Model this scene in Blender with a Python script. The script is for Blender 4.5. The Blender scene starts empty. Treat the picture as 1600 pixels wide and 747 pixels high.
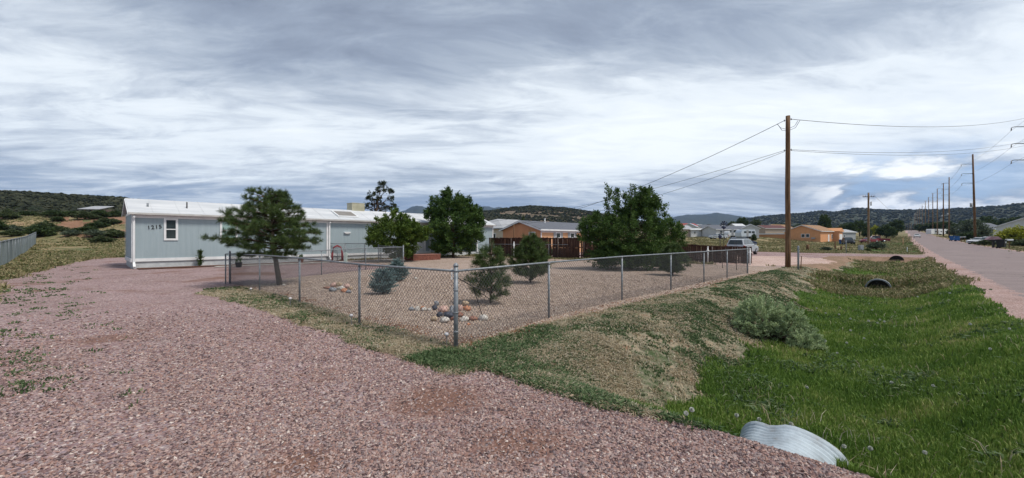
import bpy, math, random
import numpy as np
from mathutils import Vector, Matrix
R = math.radians
C = bpy.context.scene.collection
SC = bpy.context.scene
# ------------------------------------------------------------------ camera
F = 640.0
cd = bpy.data.cameras.new('camera'); cam = bpy.data.objects.new('camera', cd); C.objects.link(cam)
cd.sensor_width = 36; cd.lens = 36*F/1600; cd.clip_start = .05; cd.clip_end = 30000
cam.location = (0, 0, 1.7); cam.rotation_euler = (R(90), 0, 0)
SC.camera = cam
# ------------------------------------------------------------------ light
SUN_EL, SUN_AZ = 58, 115           # azimuth clockwise from +Y
sd = bpy.data.lights.new('sun', 'SUN'); sun = bpy.data.objects.new('sun', sd); C.objects.link(sun)
sd.energy = 2.3; sd.angle = R(12); sd.color = (1, .94, .85)
sun.rotation_euler = (R(90-SUN_EL), 0, R(180-SUN_AZ))
SC.view_settings.view_transform = 'Standard'; SC.view_settings.look = 'None'
SC.view_settings.exposure = 0.48; SC.view_settings.gamma = 1
SC.render.engine = 'CYCLES'
try:
    SC.cycles.max_bounces = 5; SC.cycles.diffuse_bounces = 3; SC.cycles.transparent_max_bounces = 8
    SC.cycles.volume_bounces = 0; SC.cycles.use_denoising = True
except Exception: pass

class NT:
    """tiny node helper"""
    def __init__(s, tree): s.t = tree; s.t.nodes.clear()
    def n(s, typ, ins=None, **kw):
        nd = s.t.nodes.new(typ)
        for k, v in kw.items(): setattr(nd, k, v)
        for k, v in (ins or {}).items():
            if isinstance(v, bpy.types.NodeSocket): s.t.links.new(v, nd.inputs[k])
            else: nd.inputs[k].default_value = v
        return nd
    def math(s, op, a, b=0.0, c=0.0, clamp=False):
        nd = s.n('ShaderNodeMath', {0: a, 1: b, 2: c}, operation=op); nd.use_clamp = clamp
        return nd.outputs[0]
    def ramp(s, fac, stops, interp='LINEAR'):
        nd = s.n('ShaderNodeValToRGB', {0: fac}); cr = nd.color_ramp; cr.interpolation = interp
        while len(cr.elements) < len(stops): cr.elements.new(.5)
        for e, (p, c) in zip(cr.elements, stops):
            e.position = p; e.color = (c, c, c, 1) if isinstance(c, (int, float)) else (*c, 1)
        return nd.outputs[0]
    def mix(s, fac, a, b, typ='MIX'):
        nd = s.n('ShaderNodeMix', data_type='RGBA', blend_type=typ)
        for k, v in ((0, fac), (6, a), (7, b)):
            if isinstance(v, bpy.types.NodeSocket): s.t.links.new(v, nd.inputs[k])
            elif k == 0: nd.inputs[k].default_value = v
            else: nd.inputs[k].default_value = (*v, 1)
        return nd.outputs[2]
    def noise(s, vec, scale, detail=4, rough=.5, dist=0.0):
        nd = s.n('ShaderNodeTexNoise', {'Scale': scale, 'Detail': detail, 'Roughness': rough, 'Distortion': dist})
        if vec is not None: s.t.links.new(vec, nd.inputs['Vector'])
        return nd.outputs[0]
    def mapr(s, v, a, b, c=0.0, d=1.0, smooth=True):
        nd = s.n('ShaderNodeMapRange', {0: v, 1: a, 2: b, 3: c, 4: d}); nd.clamp = True
        nd.interpolation_type = 'SMOOTHSTEP' if smooth else 'LINEAR'
        return nd.outputs[0]

# ------------------------------------------------------------------ sky
W = bpy.data.worlds.new('World'); SC.world = W; W.use_nodes = True
N = NT(W.node_tree)
WS = 0.1
nish = N.n('ShaderNodeTexSky', sky_type='NISHITA'); nish.sun_disc = False
nish.sun_elevation = R(SUN_EL); nish.sun_rotation = R(SUN_AZ); nish.altitude = 1500; nish.ozone_density = 2.0
tc = N.n('ShaderNodeTexCoord').outputs['Generated']
sep = N.n('ShaderNodeSeparateXYZ', {0: tc}); dx, dy, dz = sep.outputs
zc = N.math('MAXIMUM', dz, 0.0)
den = N.math('ADD', zc, .10)
px_ = N.math('DIVIDE', dx, den); py_ = N.math('DIVIDE', dy, den)
plane = N.n('ShaderNodeCombineXYZ', {0: px_, 1: py_, 2: 0.0}).outputs[0]
mp = N.n('ShaderNodeMapping', {0: plane, 2: (0, 0, R(-14)), 3: (.55, 1.2, 1)}).outputs[0]
# layered streaky deck
warp = N.noise(mp, .7, 3, .5)
wv = N.n('ShaderNodeVectorMath', {0: mp, 1: N.n('ShaderNodeCombineXYZ', {0: N.math('MULTIPLY', warp, 1.1), 1: N.math('MULTIPLY', warp, .9), 2: 0.0}).outputs[0]}, operation='ADD').outputs[0]
n1 = N.noise(wv, .75, 10, .60, .30)
n2 = N.noise(wv, 3.6, 9, .66, .35)
n3 = N.noise(wv, .28, 3, .5, .2)
deck = N.math('ADD', N.math('MULTIPLY', n1, .50), N.math('ADD', N.math('MULTIPLY', n2, .27), N.math('MULTIPLY', n3, .23)))
elev = N.math('ARCTAN2', dz, N.math('SQRT', N.math('ADD', N.math('MULTIPLY', dx, dx), N.math('MULTIPLY', dy, dy))))
az = N.math('ARCTAN2', dx, dy)
# the deck is thinner (brighter) towards the horizon, thick overhead
elb = N.ramp(N.math('DIVIDE', elev, R(60), clamp=True), [(0, .0), (.07, -.0), (.16, .10), (.24, .14), (.36, .03), (.55, -.03), (1, -.02)])
# ramp cannot hold negatives: shift
elb = N.ramp(N.math('DIVIDE', elev, R(60), clamp=True), [(0, .50), (.06, .47), (.13, .55), (.22, .60), (.34, .53), (.5, .44), (1, .44)])
rightb = N.math('SUBTRACT', N.mapr(az, R(-20), R(35), 0, .055), N.math('MULTIPLY', N.mapr(elev, R(14), R(24), 0, .055), N.mapr(az, R(-5), R(-25))))
v = N.math('ADD', N.math('ADD', deck, N.math('SUBTRACT', elb, .5)), rightb)
cloudc = N.ramp(v, [(.36, (.20, .235, .30)), (.44, (.27, .315, .39)), (.50, (.37, .42, .49)), (.55, (.51, .56, .62)), (.60, (.67, .72, .76)), (.69, (.78, .82, .84))])
cloud10 = N.n('ShaderNodeVectorMath', {0: cloudc, 'Scale': 1/WS}, operation='SCALE').outputs[0]
# low cumulus over the right horizon, with clear blue between
ae = N.n('ShaderNodeCombineXYZ', {0: N.math('MULTIPLY', az, 1.0), 1: N.math('MULTIPLY', elev, 2.6), 2: 0.0}).outputs[0]
q1 = N.noise(ae, 5.5, 8, .55, .2)
q2 = N.noise(N.n('ShaderNodeVectorMath', {0: ae, 1: (.0, .055, 0)}, operation='ADD').outputs[0], 5.5, 8, .55, .2)
band = N.math('MULTIPLY', N.mapr(elev, R(1.0), R(3.5)), N.mapr(elev, R(11), R(6.5)))
amask = N.math('MULTIPLY', N.mapr(az, R(33), R(40)), N.mapr(az, R(58), R(48)))
gap = N.math('MULTIPLY', N.math('MULTIPLY', band, amask), N.mapr(q1, .52, .42))
puff = N.math('MULTIPLY', N.math('MULTIPLY', band, amask), N.mapr(q1, .47, .56))
puffc = N.ramp(N.math('ADD', .5, N.math('MULTIPLY', N.math('SUBTRACT', q1, q2), 2.5)), [(.35, (.34, .41, .53)), (.5, (.62, .69, .77)), (.62, (.93, .95, .96))])
puff10 = N.n('ShaderNodeVectorMath', {0: puffc, 'Scale': 1/WS}, operation='SCALE').outputs[0]
bluec = N.mix(.55, nish.outputs[0], (2.2, 3.6, 6.2))
col = N.mix(.93, nish.outputs[0], cloud10)
# a small blue break at upper right and blue slots low on the left
brk = N.math('MULTIPLY', N.mapr(n1, .56, .66), N.mapr(az, R(44), R(56)))
brk = N.math('MULTIPLY', brk, N.mapr(elev, R(8), R(13)))
slot = N.math('MULTIPLY', N.math('MULTIPLY', N.mapr(elev, R(1.5), R(3.2)), N.mapr(elev, R(8.5), R(4.5))), N.mapr(az, R(30), R(-5)))
slot = N.math('MULTIPLY', slot, N.mapr(deck, .58, .44, 0, .55))
col = N.mix(slot, col, (2.0, 2.75, 4.0))
col = N.mix(N.math('MULTIPLY', gap, .6), col, bluec)
col = N.mix(N.math('MULTIPLY', puff, .85), col, puff10)
col = N.mix(N.math('MULTIPLY', brk, .6), col, bluec)
bg = N.n('ShaderNodeBackground', {0: col, 1: WS})
N.n('ShaderNodeOutputWorld', {0: bg.outputs[0]})

# ------------------------------------------------------------------ helpers
rng = np.random.default_rng(7); random.seed(7)
def tag(o, label=None, cat=None, group=None, kind=None):
    if label: o['label'] = label
    if cat: o['category'] = cat
    if group: o['group'] = group
    if kind: o['kind'] = kind
    return o
def empty(name, loc=(0, 0, 0), rz=0, label=None, cat=None, group=None):
    o = bpy.data.objects.new(name, None); C.objects.link(o); o.location = loc; o.rotation_euler = (0, 0, rz)
    o.empty_display_size = .1
    return tag(o, label, cat, group)
def link(name, me, mat=None, parent=None, loc=(0, 0, 0), rz=0):
    o = bpy.data.objects.new(name, me); C.objects.link(o)
    if mat and not me.materials: me.materials.append(mat)
    o.parent = parent; o.location = loc; o.rotation_euler = (0, 0, rz)
    return o
def copy_tree(o, parent=None):
    c = o.copy(); C.objects.link(c); c.parent = parent
    for ch in list(o.children): copy_tree(ch, c)
    return c
def npmesh(name, V, Fc, attr=None, smooth=False):
    """V (n,3); Fc (m,k) same-size polygons; attr per-vertex float 'rnd'"""
    me = bpy.data.meshes.new(name); n = len(V); m, k = Fc.shape
    me.vertices.add(n); me.vertices.foreach_set('co', np.ascontiguousarray(V, np.float32).ravel())
    me.loops.add(m*k); me.loops.foreach_set('vertex_index', np.ascontiguousarray(Fc, np.int32).ravel())
    me.polygons.add(m); me.polygons.foreach_set('loop_start', np.arange(0, m*k, k, dtype=np.int32))
    try: me.polygons.foreach_set('loop_total', np.full(m, k, np.int32))
    except Exception: pass
    me.polygons.foreach_set('use_smooth', np.full(m, smooth))
    if attr is not None:
        a = me.attributes.new('rnd', 'FLOAT', 'POINT'); a.data.foreach_set('value', np.asarray(attr, np.float32))
    me.update(calc_edges=True)
    return me
class MB:
    def __init__(s): s.v = []; s.f = []; s.sm = []
    def add(s, vs, fs, smooth=False):
        b = len(s.v); s.v += [tuple(x) for x in vs]; s.f += [tuple(i+b for i in f) for f in fs]; s.sm += [smooth]*len(fs)
        return s
    def box(s, x0, x1, y0, y1, z0, z1, M=None):
        vs = [Vector((x, y, z)) for z in (z0, z1) for x, y in ((x0, y0), (x1, y0), (x1, y1), (x0, y1))]
        if M: vs = [M @ p for p in vs]
        return s.add(vs, [(3, 2, 1, 0), (4, 5, 6, 7), (0, 1, 5, 4), (1, 2, 6, 5), (2, 3, 7, 6), (3, 0, 4, 7)])
    def tube(s, pts, rad, n=6, cap=True):
        pts = [Vector(p) for p in pts]
        if not isinstance(rad, (list, tuple)): rad = [rad]*len(pts)
        vs = []; fs = []
        up = Vector((0, 0, 1))
        for i, p in enumerate(pts):
            d = (pts[min(i+1, len(pts)-1)]-pts[max(i-1, 0)]).normalized()
            a = d.cross(up if abs(d.z) < .95 else Vector((1, 0, 0))).normalized(); b = d.cross(a)
            for k in range(n):
                t = 2*math.pi*k/n; vs.append(p+(a*math.cos(t)+b*math.sin(t))*rad[i])
        for i in range(len(pts)-1):
            for k in range(n):
                k2 = (k+1) % n; fs.append((i*n+k, i*n+k2, (i+1)*n+k2, (i+1)*n+k))
        if cap: fs.append(tuple(range(n))[::-1]); fs.append(tuple((len(pts)-1)*n+k for k in range(n)))
        return s.add(vs, fs, n > 5)
    def prism(s, poly, axis, a0, a1, M=None):
        """poly list of 2d; axis 'y': poly is (x,z); 'x': (y,z); 'z': (x,y)"""
        n = len(poly)
        mk = {'y': lambda p, a: (p[0], a, p[1]), 'x': lambda p, a: (a, p[0], p[1]), 'z': lambda p, a: (p[0], p[1], a)}[axis]
        vs = [Vector(mk(p, a0)) for p in poly]+[Vector(mk(p, a1)) for p in poly]
        if M: vs = [M @ p for p in vs]
        return s.add(vs, [tuple(range(n))[::-1], tuple(range(n, 2*n))]+[(i, (i+1) % n, n+(i+1) % n, n+i) for i in range(n)])
    def build(s, name, mat, parent=None, loc=(0, 0, 0), rz=0, bevel=0):
        me = bpy.data.meshes.new(name); me.from_pydata(s.v, [], s.f); me.polygons.foreach_set('use_smooth', s.sm)
        me.validate(); me.update()
        import bmesh
        bm = bmesh.new(); bm.from_mesh(me); bmesh.ops.recalc_face_normals(bm, faces=bm.faces)
        if bevel: bmesh.ops.bevel(bm, geom=bm.edges[:], offset=bevel, segments=2, affect='EDGES', clamp_overlap=True)
        bm.to_mesh(me); bm.free()
        return link(name, me, mat, parent, loc, rz)

def mat(name, cols, scale=3.0, rough=.8, bump=0.0, bscale=None, metal=0.0, detail=5, stretch=None, spec=.3, lo=.35, hi=.65, trans=0):
    """noise between given colours on object coordinates"""
    m = bpy.data.materials.new(name); m.use_nodes = True; N = NT(m.node_tree)
    tc = N.n('ShaderNodeTexCoord').outputs['Object']
    if stretch: tc = N.n('ShaderNodeMapping', {0: tc, 3: stretch}).outputs[0]
    f = N.noise(tc, scale, detail, .6)
    k = len(cols)
    c = N.ramp(f, [(lo+(hi-lo)*i/max(1, k-1), cc) for i, cc in enumerate(cols)])
    b = N.n('ShaderNodeBsdfPrincipled', {'Base Color': c, 'Roughness': rough, 'Metallic': metal, 'Specular IOR Level': spec})
    if trans: b.inputs['Alpha'].default_value = 1
    if bump:
        h = N.noise(tc, bscale or scale*6, 5, .6)
        bn = N.n('ShaderNodeBump', {'Strength': bump, 'Distance': .02, 'Height': h}); N.t.links.new(bn.outputs[0], b.inputs['Normal'])
    N.n('ShaderNodeOutputMaterial', {0: b.outputs[0]})
    return m
def leafmat(name, stops, rough=.6, trans=.25):
    m = bpy.data.materials.new(name); m.use_nodes = True; N = NT(m.node_tree)
    a = N.n('ShaderNodeAttribute', attribute_name='rnd').outputs['Fac']
    c = N.ramp(a, stops)
    b = N.n('ShaderNodeBsdfPrincipled', {'Base Color': c, 'Roughness': rough, 'Specular IOR Level': .25})
    sh = b.outputs[0]
    if trans:
        t = N.n('ShaderNodeBsdfTranslucent', {0: c}); sh = N.n('ShaderNodeMixShader', {0: trans, 1: sh, 2: t.outputs[0]}).outputs[0]
    N.n('ShaderNodeOutputMaterial', {0: sh})
    return m
def sm(a, b, x):
    t = np.clip((x-a)/(b-a), 0, 1); return t*t*(3-2*t)
def vnoise(x, y, seed=0):
    xi = np.floor(x).astype(np.int64); yi = np.floor(y).astype(np.int64); fx = x-xi; fy = y-yi
    def h(a, b):
        n = (a*374761393+b*668265263+seed*982451653) & 0x7fffffff
        n = ((n ^ (n >> 13))*1274126177) & 0x7fffffff
        return ((n ^ (n >> 16)) & 0xffff)/65535.0
    u = fx*fx*(3-2*fx); v = fy*fy*(3-2*fy)
    return (h(xi, yi)*(1-u)+h(xi+1, yi)*u)*(1-v)+(h(xi, yi+1)*(1-u)+h(xi+1, yi+1)*u)*v
def fbm(x, y, sc, oct=4, seed=0):
    r = 0; a = .5; t = 0
    for o in range(oct): r = r+a*vnoise(x*sc+o*17.3, y*sc-o*9.1, seed+o); t += a; a *= .5; sc *= 2.03
    return r/t
# road frame: s along the road, u across it (towards the far side)
DX, DY = .691, .723
def XY(s, u): return (s*DX+u*DY, s*DY-u*DX)
def SU(X, Y): return (X*DX+Y*DY, X*DY-Y*DX)
RD = math.atan2(DY, DX)      # rotation that turns local +x onto the road direction

def prof(pts):
    th = np.array([math.atan((p-800)/F) for p, y in pts]); el = np.array([(373.5-y)/F for p, y in pts])
    return th, el
R1 = prof([(-2600, 330), (-600, 312), (-200, 304), (0, 306), (60, 308), (100, 310), (150, 313), (195, 316), (300, 330), (420, 350), (600, 373)])
R2 = prof([(400, 373), (560, 352), (640, 345), (700, 338), (740, 336), (770, 334), (780, 332), (800, 329.5), (830, 327), (855, 328), (880, 330), (900, 333), (925, 337), (960, 345), (1000, 352), (1080, 368)])
R3 = prof([(-400, 368), (300, 345), (560, 342), (630, 331), (640, 327), (652, 323.5), (668, 327), (700, 337), (735, 333), (748, 327), (757, 324), (768, 327), (778, 326), (790, 329), (830, 338), (1000, 350), (1040, 345), (1060, 339), (1085, 337.5), (1105, 336.5), (1122, 334), (1140, 337.5), (1160, 340.5), (1180, 343), (1230, 350), (1500, 352), (3000, 366)])
R4 = prof([(1080, 371), (1140, 353), (1160, 347), (1180, 343), (1200, 341), (1250, 337), (1285, 333.5), (1305, 335), (1315, 333), (1335, 329.5), (1360, 330), (1380, 331.5), (1420, 331), (1450, 331), (1480, 330), (1520, 328), (1560, 325), (1600, 321), (1800, 312), (3500, 330)])
def ridge(P, r0, D, r, th, z0):
    e = np.interp(th, P[0], P[1], left=P[1][0], right=P[1][-1])
    top = 1.7+e*np.cos(th)*D
    top = np.where(np.cos(th) > .05, top, 10.0)
    up = sm(r0, D, r)**.85; dn = 1-.5*sm(D, D*1.8, r)
    return np.maximum(top-z0, 0)*up*dn
def base(X, Y):
    s, u = SU(X, Y)
    zs = np.interp(s, [-500, -50, 0, 55, 80, 130, 180, 258, 450, 737, 850, 1100, 1500, 3000, 9000], [-6, 0, 0, .05, .18, .65, 1.4, 2.9, 7, 13, 13.5, 17, 27, 55, 100])
    zl = np.interp(-u, [-9000, -60, 0, 35, 60, 90, 130, 250, 700, 9000], [30, 0, 0, 0, .45, 1.4, 3.2, 7.5, 18, 60])
    return zs+zl
def ditch(s, u):
    w = .22*(fbm(s, u*0, .35, 2, 5)-.5)
    a = sm(-4.3, -1.7, u+w)*(1-sm(-.3, 1.75, u+w))
    al = sm(3.75, 5.1, s)*(1-.55*sm(25.4, 26.2, s)*(1-sm(27.5, 29.5, s)))*(1-sm(49.8, 51.6, s))
    al2 = .5*sm(61, 63, s)*(1-sm(110, 140, s))
    al = np.maximum(al, al2)
    narrow = 1-.25*sm(29, 36, s)
    return -.68*a*al*narrow
def H(X, Y):
    X = np.asarray(X, float); Y = np.asarray(Y, float)
    s, u = SU(X, Y); r = np.hypot(X, Y); th = np.arctan2(X, Y)
    z0 = base(X, Y)
    z = z0+ditch(s, u)
    z = z - .12*np.exp(-(((X+11)/5)**2+((Y-17)/4)**2))
    z = z + 3.5*np.exp(-(((X+100)/36)**4+((Y-104)/20)**4))*(1+.5*(fbm(X, Y, .09, 4, 4)-.5)) + 1.1*np.exp(-(((X+62)/9)**2+((Y-63)/5)**2))
    z = z + .9*np.exp(-(((X+82)/22)**2+((Y-66)/5)**2))
    z = z+1.5*sm(60, 125, s)*sm(-12, -38, u)
    off = sm(60, 140, r)*(1-np.exp(-((u-6)/14)**2))
    z = z+off*(fbm(X, Y, .02, 3, 3)-.5)*2.0
    hill = np.maximum.reduce([ridge(R1, 150, 400, r, th, z0), ridge(R2, 330, 760, r, th, z0), ridge(R4, 1100, 2300, r, th, z0), ridge(R3, 3400, 6500, r, th, z0)])
    nz = (fbm(X, Y, .012, 4, 11)-.5)*.16+(fbm(X, Y, .05, 3, 15)-.5)*.05
    crest = sm(200, 380, r)
    z = z+hill*(1+nz*np.where(hill > 1, 1, 0))*1.0
    # small crunch on loose surfaces
    loose = (1-sm(14, 40, r))*(np.where((u > 2.5) & (u < 10.1), .15, 1))
    z = z+loose*((fbm(X, Y, 1.1, 3, 21)-.5)*.05+(fbm(X, Y, 6., 2, 23)-.5)*.012)
    return z
def h1(X, Y): return float(H(np.array([X]), np.array([Y]))[0])
def G(px, Y, dz=0):
    X = (px-800)/F*Y; return Vector((X, Y, h1(X, Y)+dz))
def P3(px, py, Y): return Vector(((px-800)/F*Y, Y, 1.7+(373.5-py)/F*Y))

HS0, HU0 = 1.9, -31.7       # front left corner of the long house in the road frame
HL, HW = 28.3, 4.7
ZN = ['field', 'driveway', 'yard', 'road', 'ditch', 'verge', 'pad', 'soil', 'hill', 'shoulder', 'redsoil']
def zone(X, Y):
    s, u = SU(X, Y); r = np.hypot(X, Y)
    j = (fbm(X, Y, .9, 3, 31)-.5); jf = (fbm(X, Y, 5., 2, 33)-.5)
    z = np.zeros(len(X), int)
    e = j*1.1+jf*.35
    # verge strip along the drive and around the fence
    z[(u < 1.9) & (u > -5.3+e*.2) & (s > 3.0) & (s < 62)] = 5
    z[(u < -5.0) & (u > -18.6) & (s > 2.0) & (s < 4.3)] = 5
    # ditch lined with green grass
    dz_ = (s > 3.9) & (s < 51.5) & (u > np.interp(s, [3.9, 5, 8, 12, 18, 24, 30], [-1.9, -1.9, -2.0, -2.3, -2.7, -3.2, -2.6])+e*1.5) & (u < 1.8+e*.4)
    z[dz_] = 4
    z[(s > 62) & (s < 150) & (u > -5) & (u < 2.0+e*.5)] = 4
    # yard gravel
    fl = -19.9-(s-4.1)*.21
    yard = (s > 4.05+e*.25) & (u < -5.15+e*.2) & (((u > fl)) | ((s > 13.8+e*.1) & (u > -31.2))) & (s < 25.6+(u+31)*.14+e*.8)
    z[yard] = 2
    # gravel drive
    lo = np.interp(-u, [-3, 4, 9, 16, 25, 31, 38, 48], [-3.5, -1.7, -1.1, -1.6, -2.2, -2.0, -1.0, 1.3])
    hi = np.interp(-u, [-3, 0, 1, 2.6, 4.2, 6.6, 10.2, 16.4, 18.2, 18.8], [4.1, 4.07, 4.0, 3.5, 3.15, 3.1, 3.0, 2.6, 3.0, 6.0])
    dr = (u < 2.1+e*.3) & (u > -44) & (s > lo+e*.9) & (s < hi+e*.35)
    z[dr] = 1
    z[(u < -18.6+e*.3) & (u > -33.5) & (s > -1.2+e*.5) & (s < 13.9) & (z != 2)] = 1
    z[(u < fl) & (u > -33.5) & (s > 4) & (s < 13.8) & (z != 2)] = 1
    z[(u < -31) & (u > -46) & (s > lo+e*.9) & (s < np.interp(-u, [31, 37, 46], [2.5, 4, 3.5])+e*2)] = 1
    # neighbour's reddish drive, pale pad and soil bank
    z[(s > 29.4+e*.3) & (s < 58+e*2) & (u < -5.2) & (u > -34)] = 1
    z[(s > 50+e*1.2) & (s < 59+e*1.5) & (u < 2.6) & (u > -34)] = 1
    z[(s > 30) & (s < 50) & (u >= -5.2) & (u < -3.1+e*.6)] = 7
    z[(s > 46) & (s < 51.5) & (u > -4) & (u < 2.2) & (z != 4)] = 7
    pe = ((s-37.5)/8.6)**2+((u+8.3)/4.4)**2
    z[pe < 1+e*.5] = 6
    z[(s > 26.3) & (s < 27.6+e) & (u > -2.1) & (u < .6)] = 7
    # shoulder and road
    z[(u > 1.75+e*.45-.25*sm(25, 40, s)) & (u < 2.8) & (s > -60) & (s < 900)] = 9
    z[(u > 2.55+jf*.5) & (u < 10.05+jf*.3) & (s > -200) & (s < 1000)] = 3
    z[(u > 10.0) & (u < 10.8+e) & (s < 900) & (s > -100)] = np.where(z[(u > 10.0) & (u < 10.8+e) & (s < 900) & (s > -100)] == 3, 3, 9)
    # behind the camera the drive runs out to the road
    z[(s > -4) & (s < 3.6) & (u > -4) & (u < 2.7) & (z != 3)] = 1
    md = np.exp(-(((X+100)/38)**4+((Y-100)/22)**4))
    z[(z == 0) & (md > .35) & (fbm(X, Y, .12, 3, 91) > .45)] = 10
    z[(z == 0) & (((X+60)/7)**2+((Y-63)/4)**2 < 1+e)] = 10
    z[(z == 0) & (r > 170) & (np.arctan2(X, Y) < R(20))] = 8
    z[(z == 0) & (r > 900)] = 8
    return z

# ------------------------------------------------------------------ ground materials
def gmat(name, build, rough=.95):
    m = bpy.data.materials.new(name); m.use_nodes = True; N = NT(m.node_tree)
    tc = N.n('ShaderNodeTexCoord').outputs['Object']
    c, h, st, dist = build(N, tc)
    b = N.n('ShaderNodeBsdfPrincipled', {'Base Color': c, 'Roughness': rough, 'Specular IOR Level': .15})
    if h is not None:
        bn = N.n('ShaderNodeBump', {'Strength': st, 'Distance': dist, 'Height': h}); N.t.links.new(bn.outputs[0], b.inputs['Normal'])
    N.n('ShaderNodeOutputMaterial', {0: b.outputs[0]})
    return m
def stones_c(stops, cell=38, soil=(.20, .115, .085), soil_amt=.5, big=.5, patches=()):
    def f(N, tc):
        v = N.n('ShaderNodeTexVoronoi', {'Vector': tc, 'Scale': cell, 'Randomness': 1.0}, feature='F1')
        sepc = N.n('ShaderNodeSeparateColor', {0: v.outputs['Color']})
        c = N.ramp(sepc.outputs[0], stops)
        c = N.mix(1.0, c, N.ramp(N.noise(tc, 160, 2), [(.3, .8), (.7, 1.15)]), 'MULTIPLY')
        n = N.noise(tc, big, 5, .6)
        c = N.mix(1.0, c, N.ramp(n, [(.3, (.84, .82, .80)), (.7, (1.1, 1.09, 1.12))]), 'MULTIPLY')
        sn = N.noise(N.n('ShaderNodeMapping', {0: tc, 1: (3.1, 1.7, 0)}).outputs[0], .42, 6, .65)
        fine = N.noise(tc, 24, 3, .6)
        sf = N.mapr(N.math('ADD', sn, N.math('MULTIPLY', fine, .25)), .66, .78, 0, soil_amt)
        for (qx, qy, qr, qs) in patches:
            mpp = N.n('ShaderNodeMapping', {0: tc, 1: (-qx/qr, -qy/qs, 0), 3: (1/qr, 1/qs, 0)}).outputs[0]
            ln = N.n('ShaderNodeVectorMath', {0: mpp}, operation='LENGTH').outputs['Value']
            pf = N.mapr(N.math('ADD', ln, N.math('MULTIPLY', N.math('SUBTRACT', N.math('ADD', N.math('MULTIPLY', sn, .6), N.math('MULTIPLY', fine, .4)), .5), 2.2)), 1.1, .3, 0, .85)
            sf = N.math('MAXIMUM', sf, pf)
        c = N.mix(sf, c, soil)
        h = N.math('SUBTRACT', 1.0, N.math('MULTIPLY', v.outputs['Distance'], 1.2))
        return c, h, .9, .014
    return f
SOILP = [(.05, 3.45, .75, .5), (-.7, 4.3, .7, .7), (-13, 20.5, 1.8, 1.0), (-1.6, 3.1, .4, .35), (-5.5, 12, 1.2, 1.8), (-20, 24, 2.5, 1.2)]
PURP = [(0, (.145, .105, .115)), (.18, (.24, .155, .155)), (.4, (.32, .215, .20)), (.62, (.42, .30, .275)), (.8, (.27, .215, .235)), (.92, (.50, .40, .36)), (1, (.60, .52, .48))]
TAN = [(0, (.20, .145, .12)), (.2, (.30, .225, .18)), (.45, (.40, .31, .245)), (.7, (.50, .40, .32)), (.86, (.34, .27, .245)), (1, (.64, .55, .46))]
PALE = [(0, (.33, .22, .185)), (.3, (.45, .31, .26)), (.6, (.56, .42, .36)), (1, (.70, .58, .51))]
def grassy(stops, sc1, sc2, bump=.6):
    def f(N, tc):
        a = N.noise(tc, sc1, 5, .65); b = N.noise(tc, sc2, 4, .6)
        x = N.math('ADD', N.math('MULTIPLY', a, .6), N.math('MULTIPLY', b, .4))
        c = N.ramp(x, stops)
        c = N.mix(1.0, c, N.ramp(N.noise(tc, 70, 2), [(.3, .75), (.7, 1.2)]), 'MULTIPLY')
        return c, b, bump, .03
    return f
def road_f(N, tc):
    c = N.ramp(N.noise(tc, 90, 3), [(.3, (.185, .145, .14)), (.5, (.25, .20, .193)), (.7, (.335, .275, .265))])
    rot = N.n('ShaderNodeMapping', {0: tc, 2: (0, 0, -RD), 3: (.06, 1.1, 1)}).outputs[0]
    c = N.mix(1.0, c, N.ramp(N.noise(rot, 1.2, 4), [(.3, .90), (.7, 1.07)]), 'MULTIPLY')
    c = N.mix(1.0, c, N.ramp(N.noise(tc, .35, 5, .65), [(.3, .87), (.7, 1.08)]), 'MULTIPLY')
    wv = N.n('ShaderNodeTexVoronoi', {'Vector': N.n('ShaderNodeVectorMath', {0: tc, 1: N.n('ShaderNodeTexNoise', {'Scale': 1.5, 'Vector': tc}).outputs['Color']}, operation='ADD').outputs[0], 'Scale': .23}, feature='DISTANCE_TO_EDGE')
    c = N.mix(N.mapr(wv.outputs[0], .006, .002, 0, .7), c, (.06, .05, .05))
    return c, N.noise(tc, 160, 3), .3, .006
def field_f(N, tc):
    a = N.noise(tc, .16, 6, .62); b = N.noise(tc, 1.3, 5, .65)
    x = N.math('ADD', N.math('MULTIPLY', a, .6), N.math('MULTIPLY', b, .4))
    c = N.ramp(x, [(.34, (.06, .08, .03)), (.43, (.12, .13, .055)), (.5, (.21, .175, .09)), (.57, (.32, .245, .14)), (.66, (.28, .17, .11))])
    c = N.mix(1.0, c, N.ramp(N.noise(tc, 9, 3), [(.3, .75), (.7, 1.2)]), 'MULTIPLY')
    return c, b, .6, .12
def hill_f(N, tc):
    a = N.noise(tc, .02, 6, .65); b = N.noise(tc, .11, 5, .65)
    c = N.ramp(N.math('ADD', N.math('MULTIPLY', a, .5), N.math('MULTIPLY', b, .5)), [(.38, (.06, .055, .035)), (.46, (.13, .105, .075)), (.53, (.22, .165, .12)), (.62, (.34, .235, .165))])
    v = N.n('ShaderNodeTexVoronoi', {'Vector': tc, 'Scale': .09, 'Randomness': 1.0})
    v2 = N.n('ShaderNodeTexVoronoi', {'Vector': tc, 'Scale': .19, 'Randomness': 1.0})
    far = N.mapr(N.n('ShaderNodeVectorMath', {0: tc}, operation='LENGTH').outputs['Value'], 800, 1300)
    dots = N.math('MAXIMUM', N.mapr(v.outputs['Distance'], .62, .42), N.mapr(v2.outputs['Distance'], .5, .36))
    c = N.mix(N.math('MULTIPLY', dots, N.mapr(far, 0, 1, .35, .9)), c, (.022, .032, .018))
    c = N.mix(N.math('MULTIPLY', far, .72), c, (.035, .05, .034))
    return c, None, 0, 0
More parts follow.
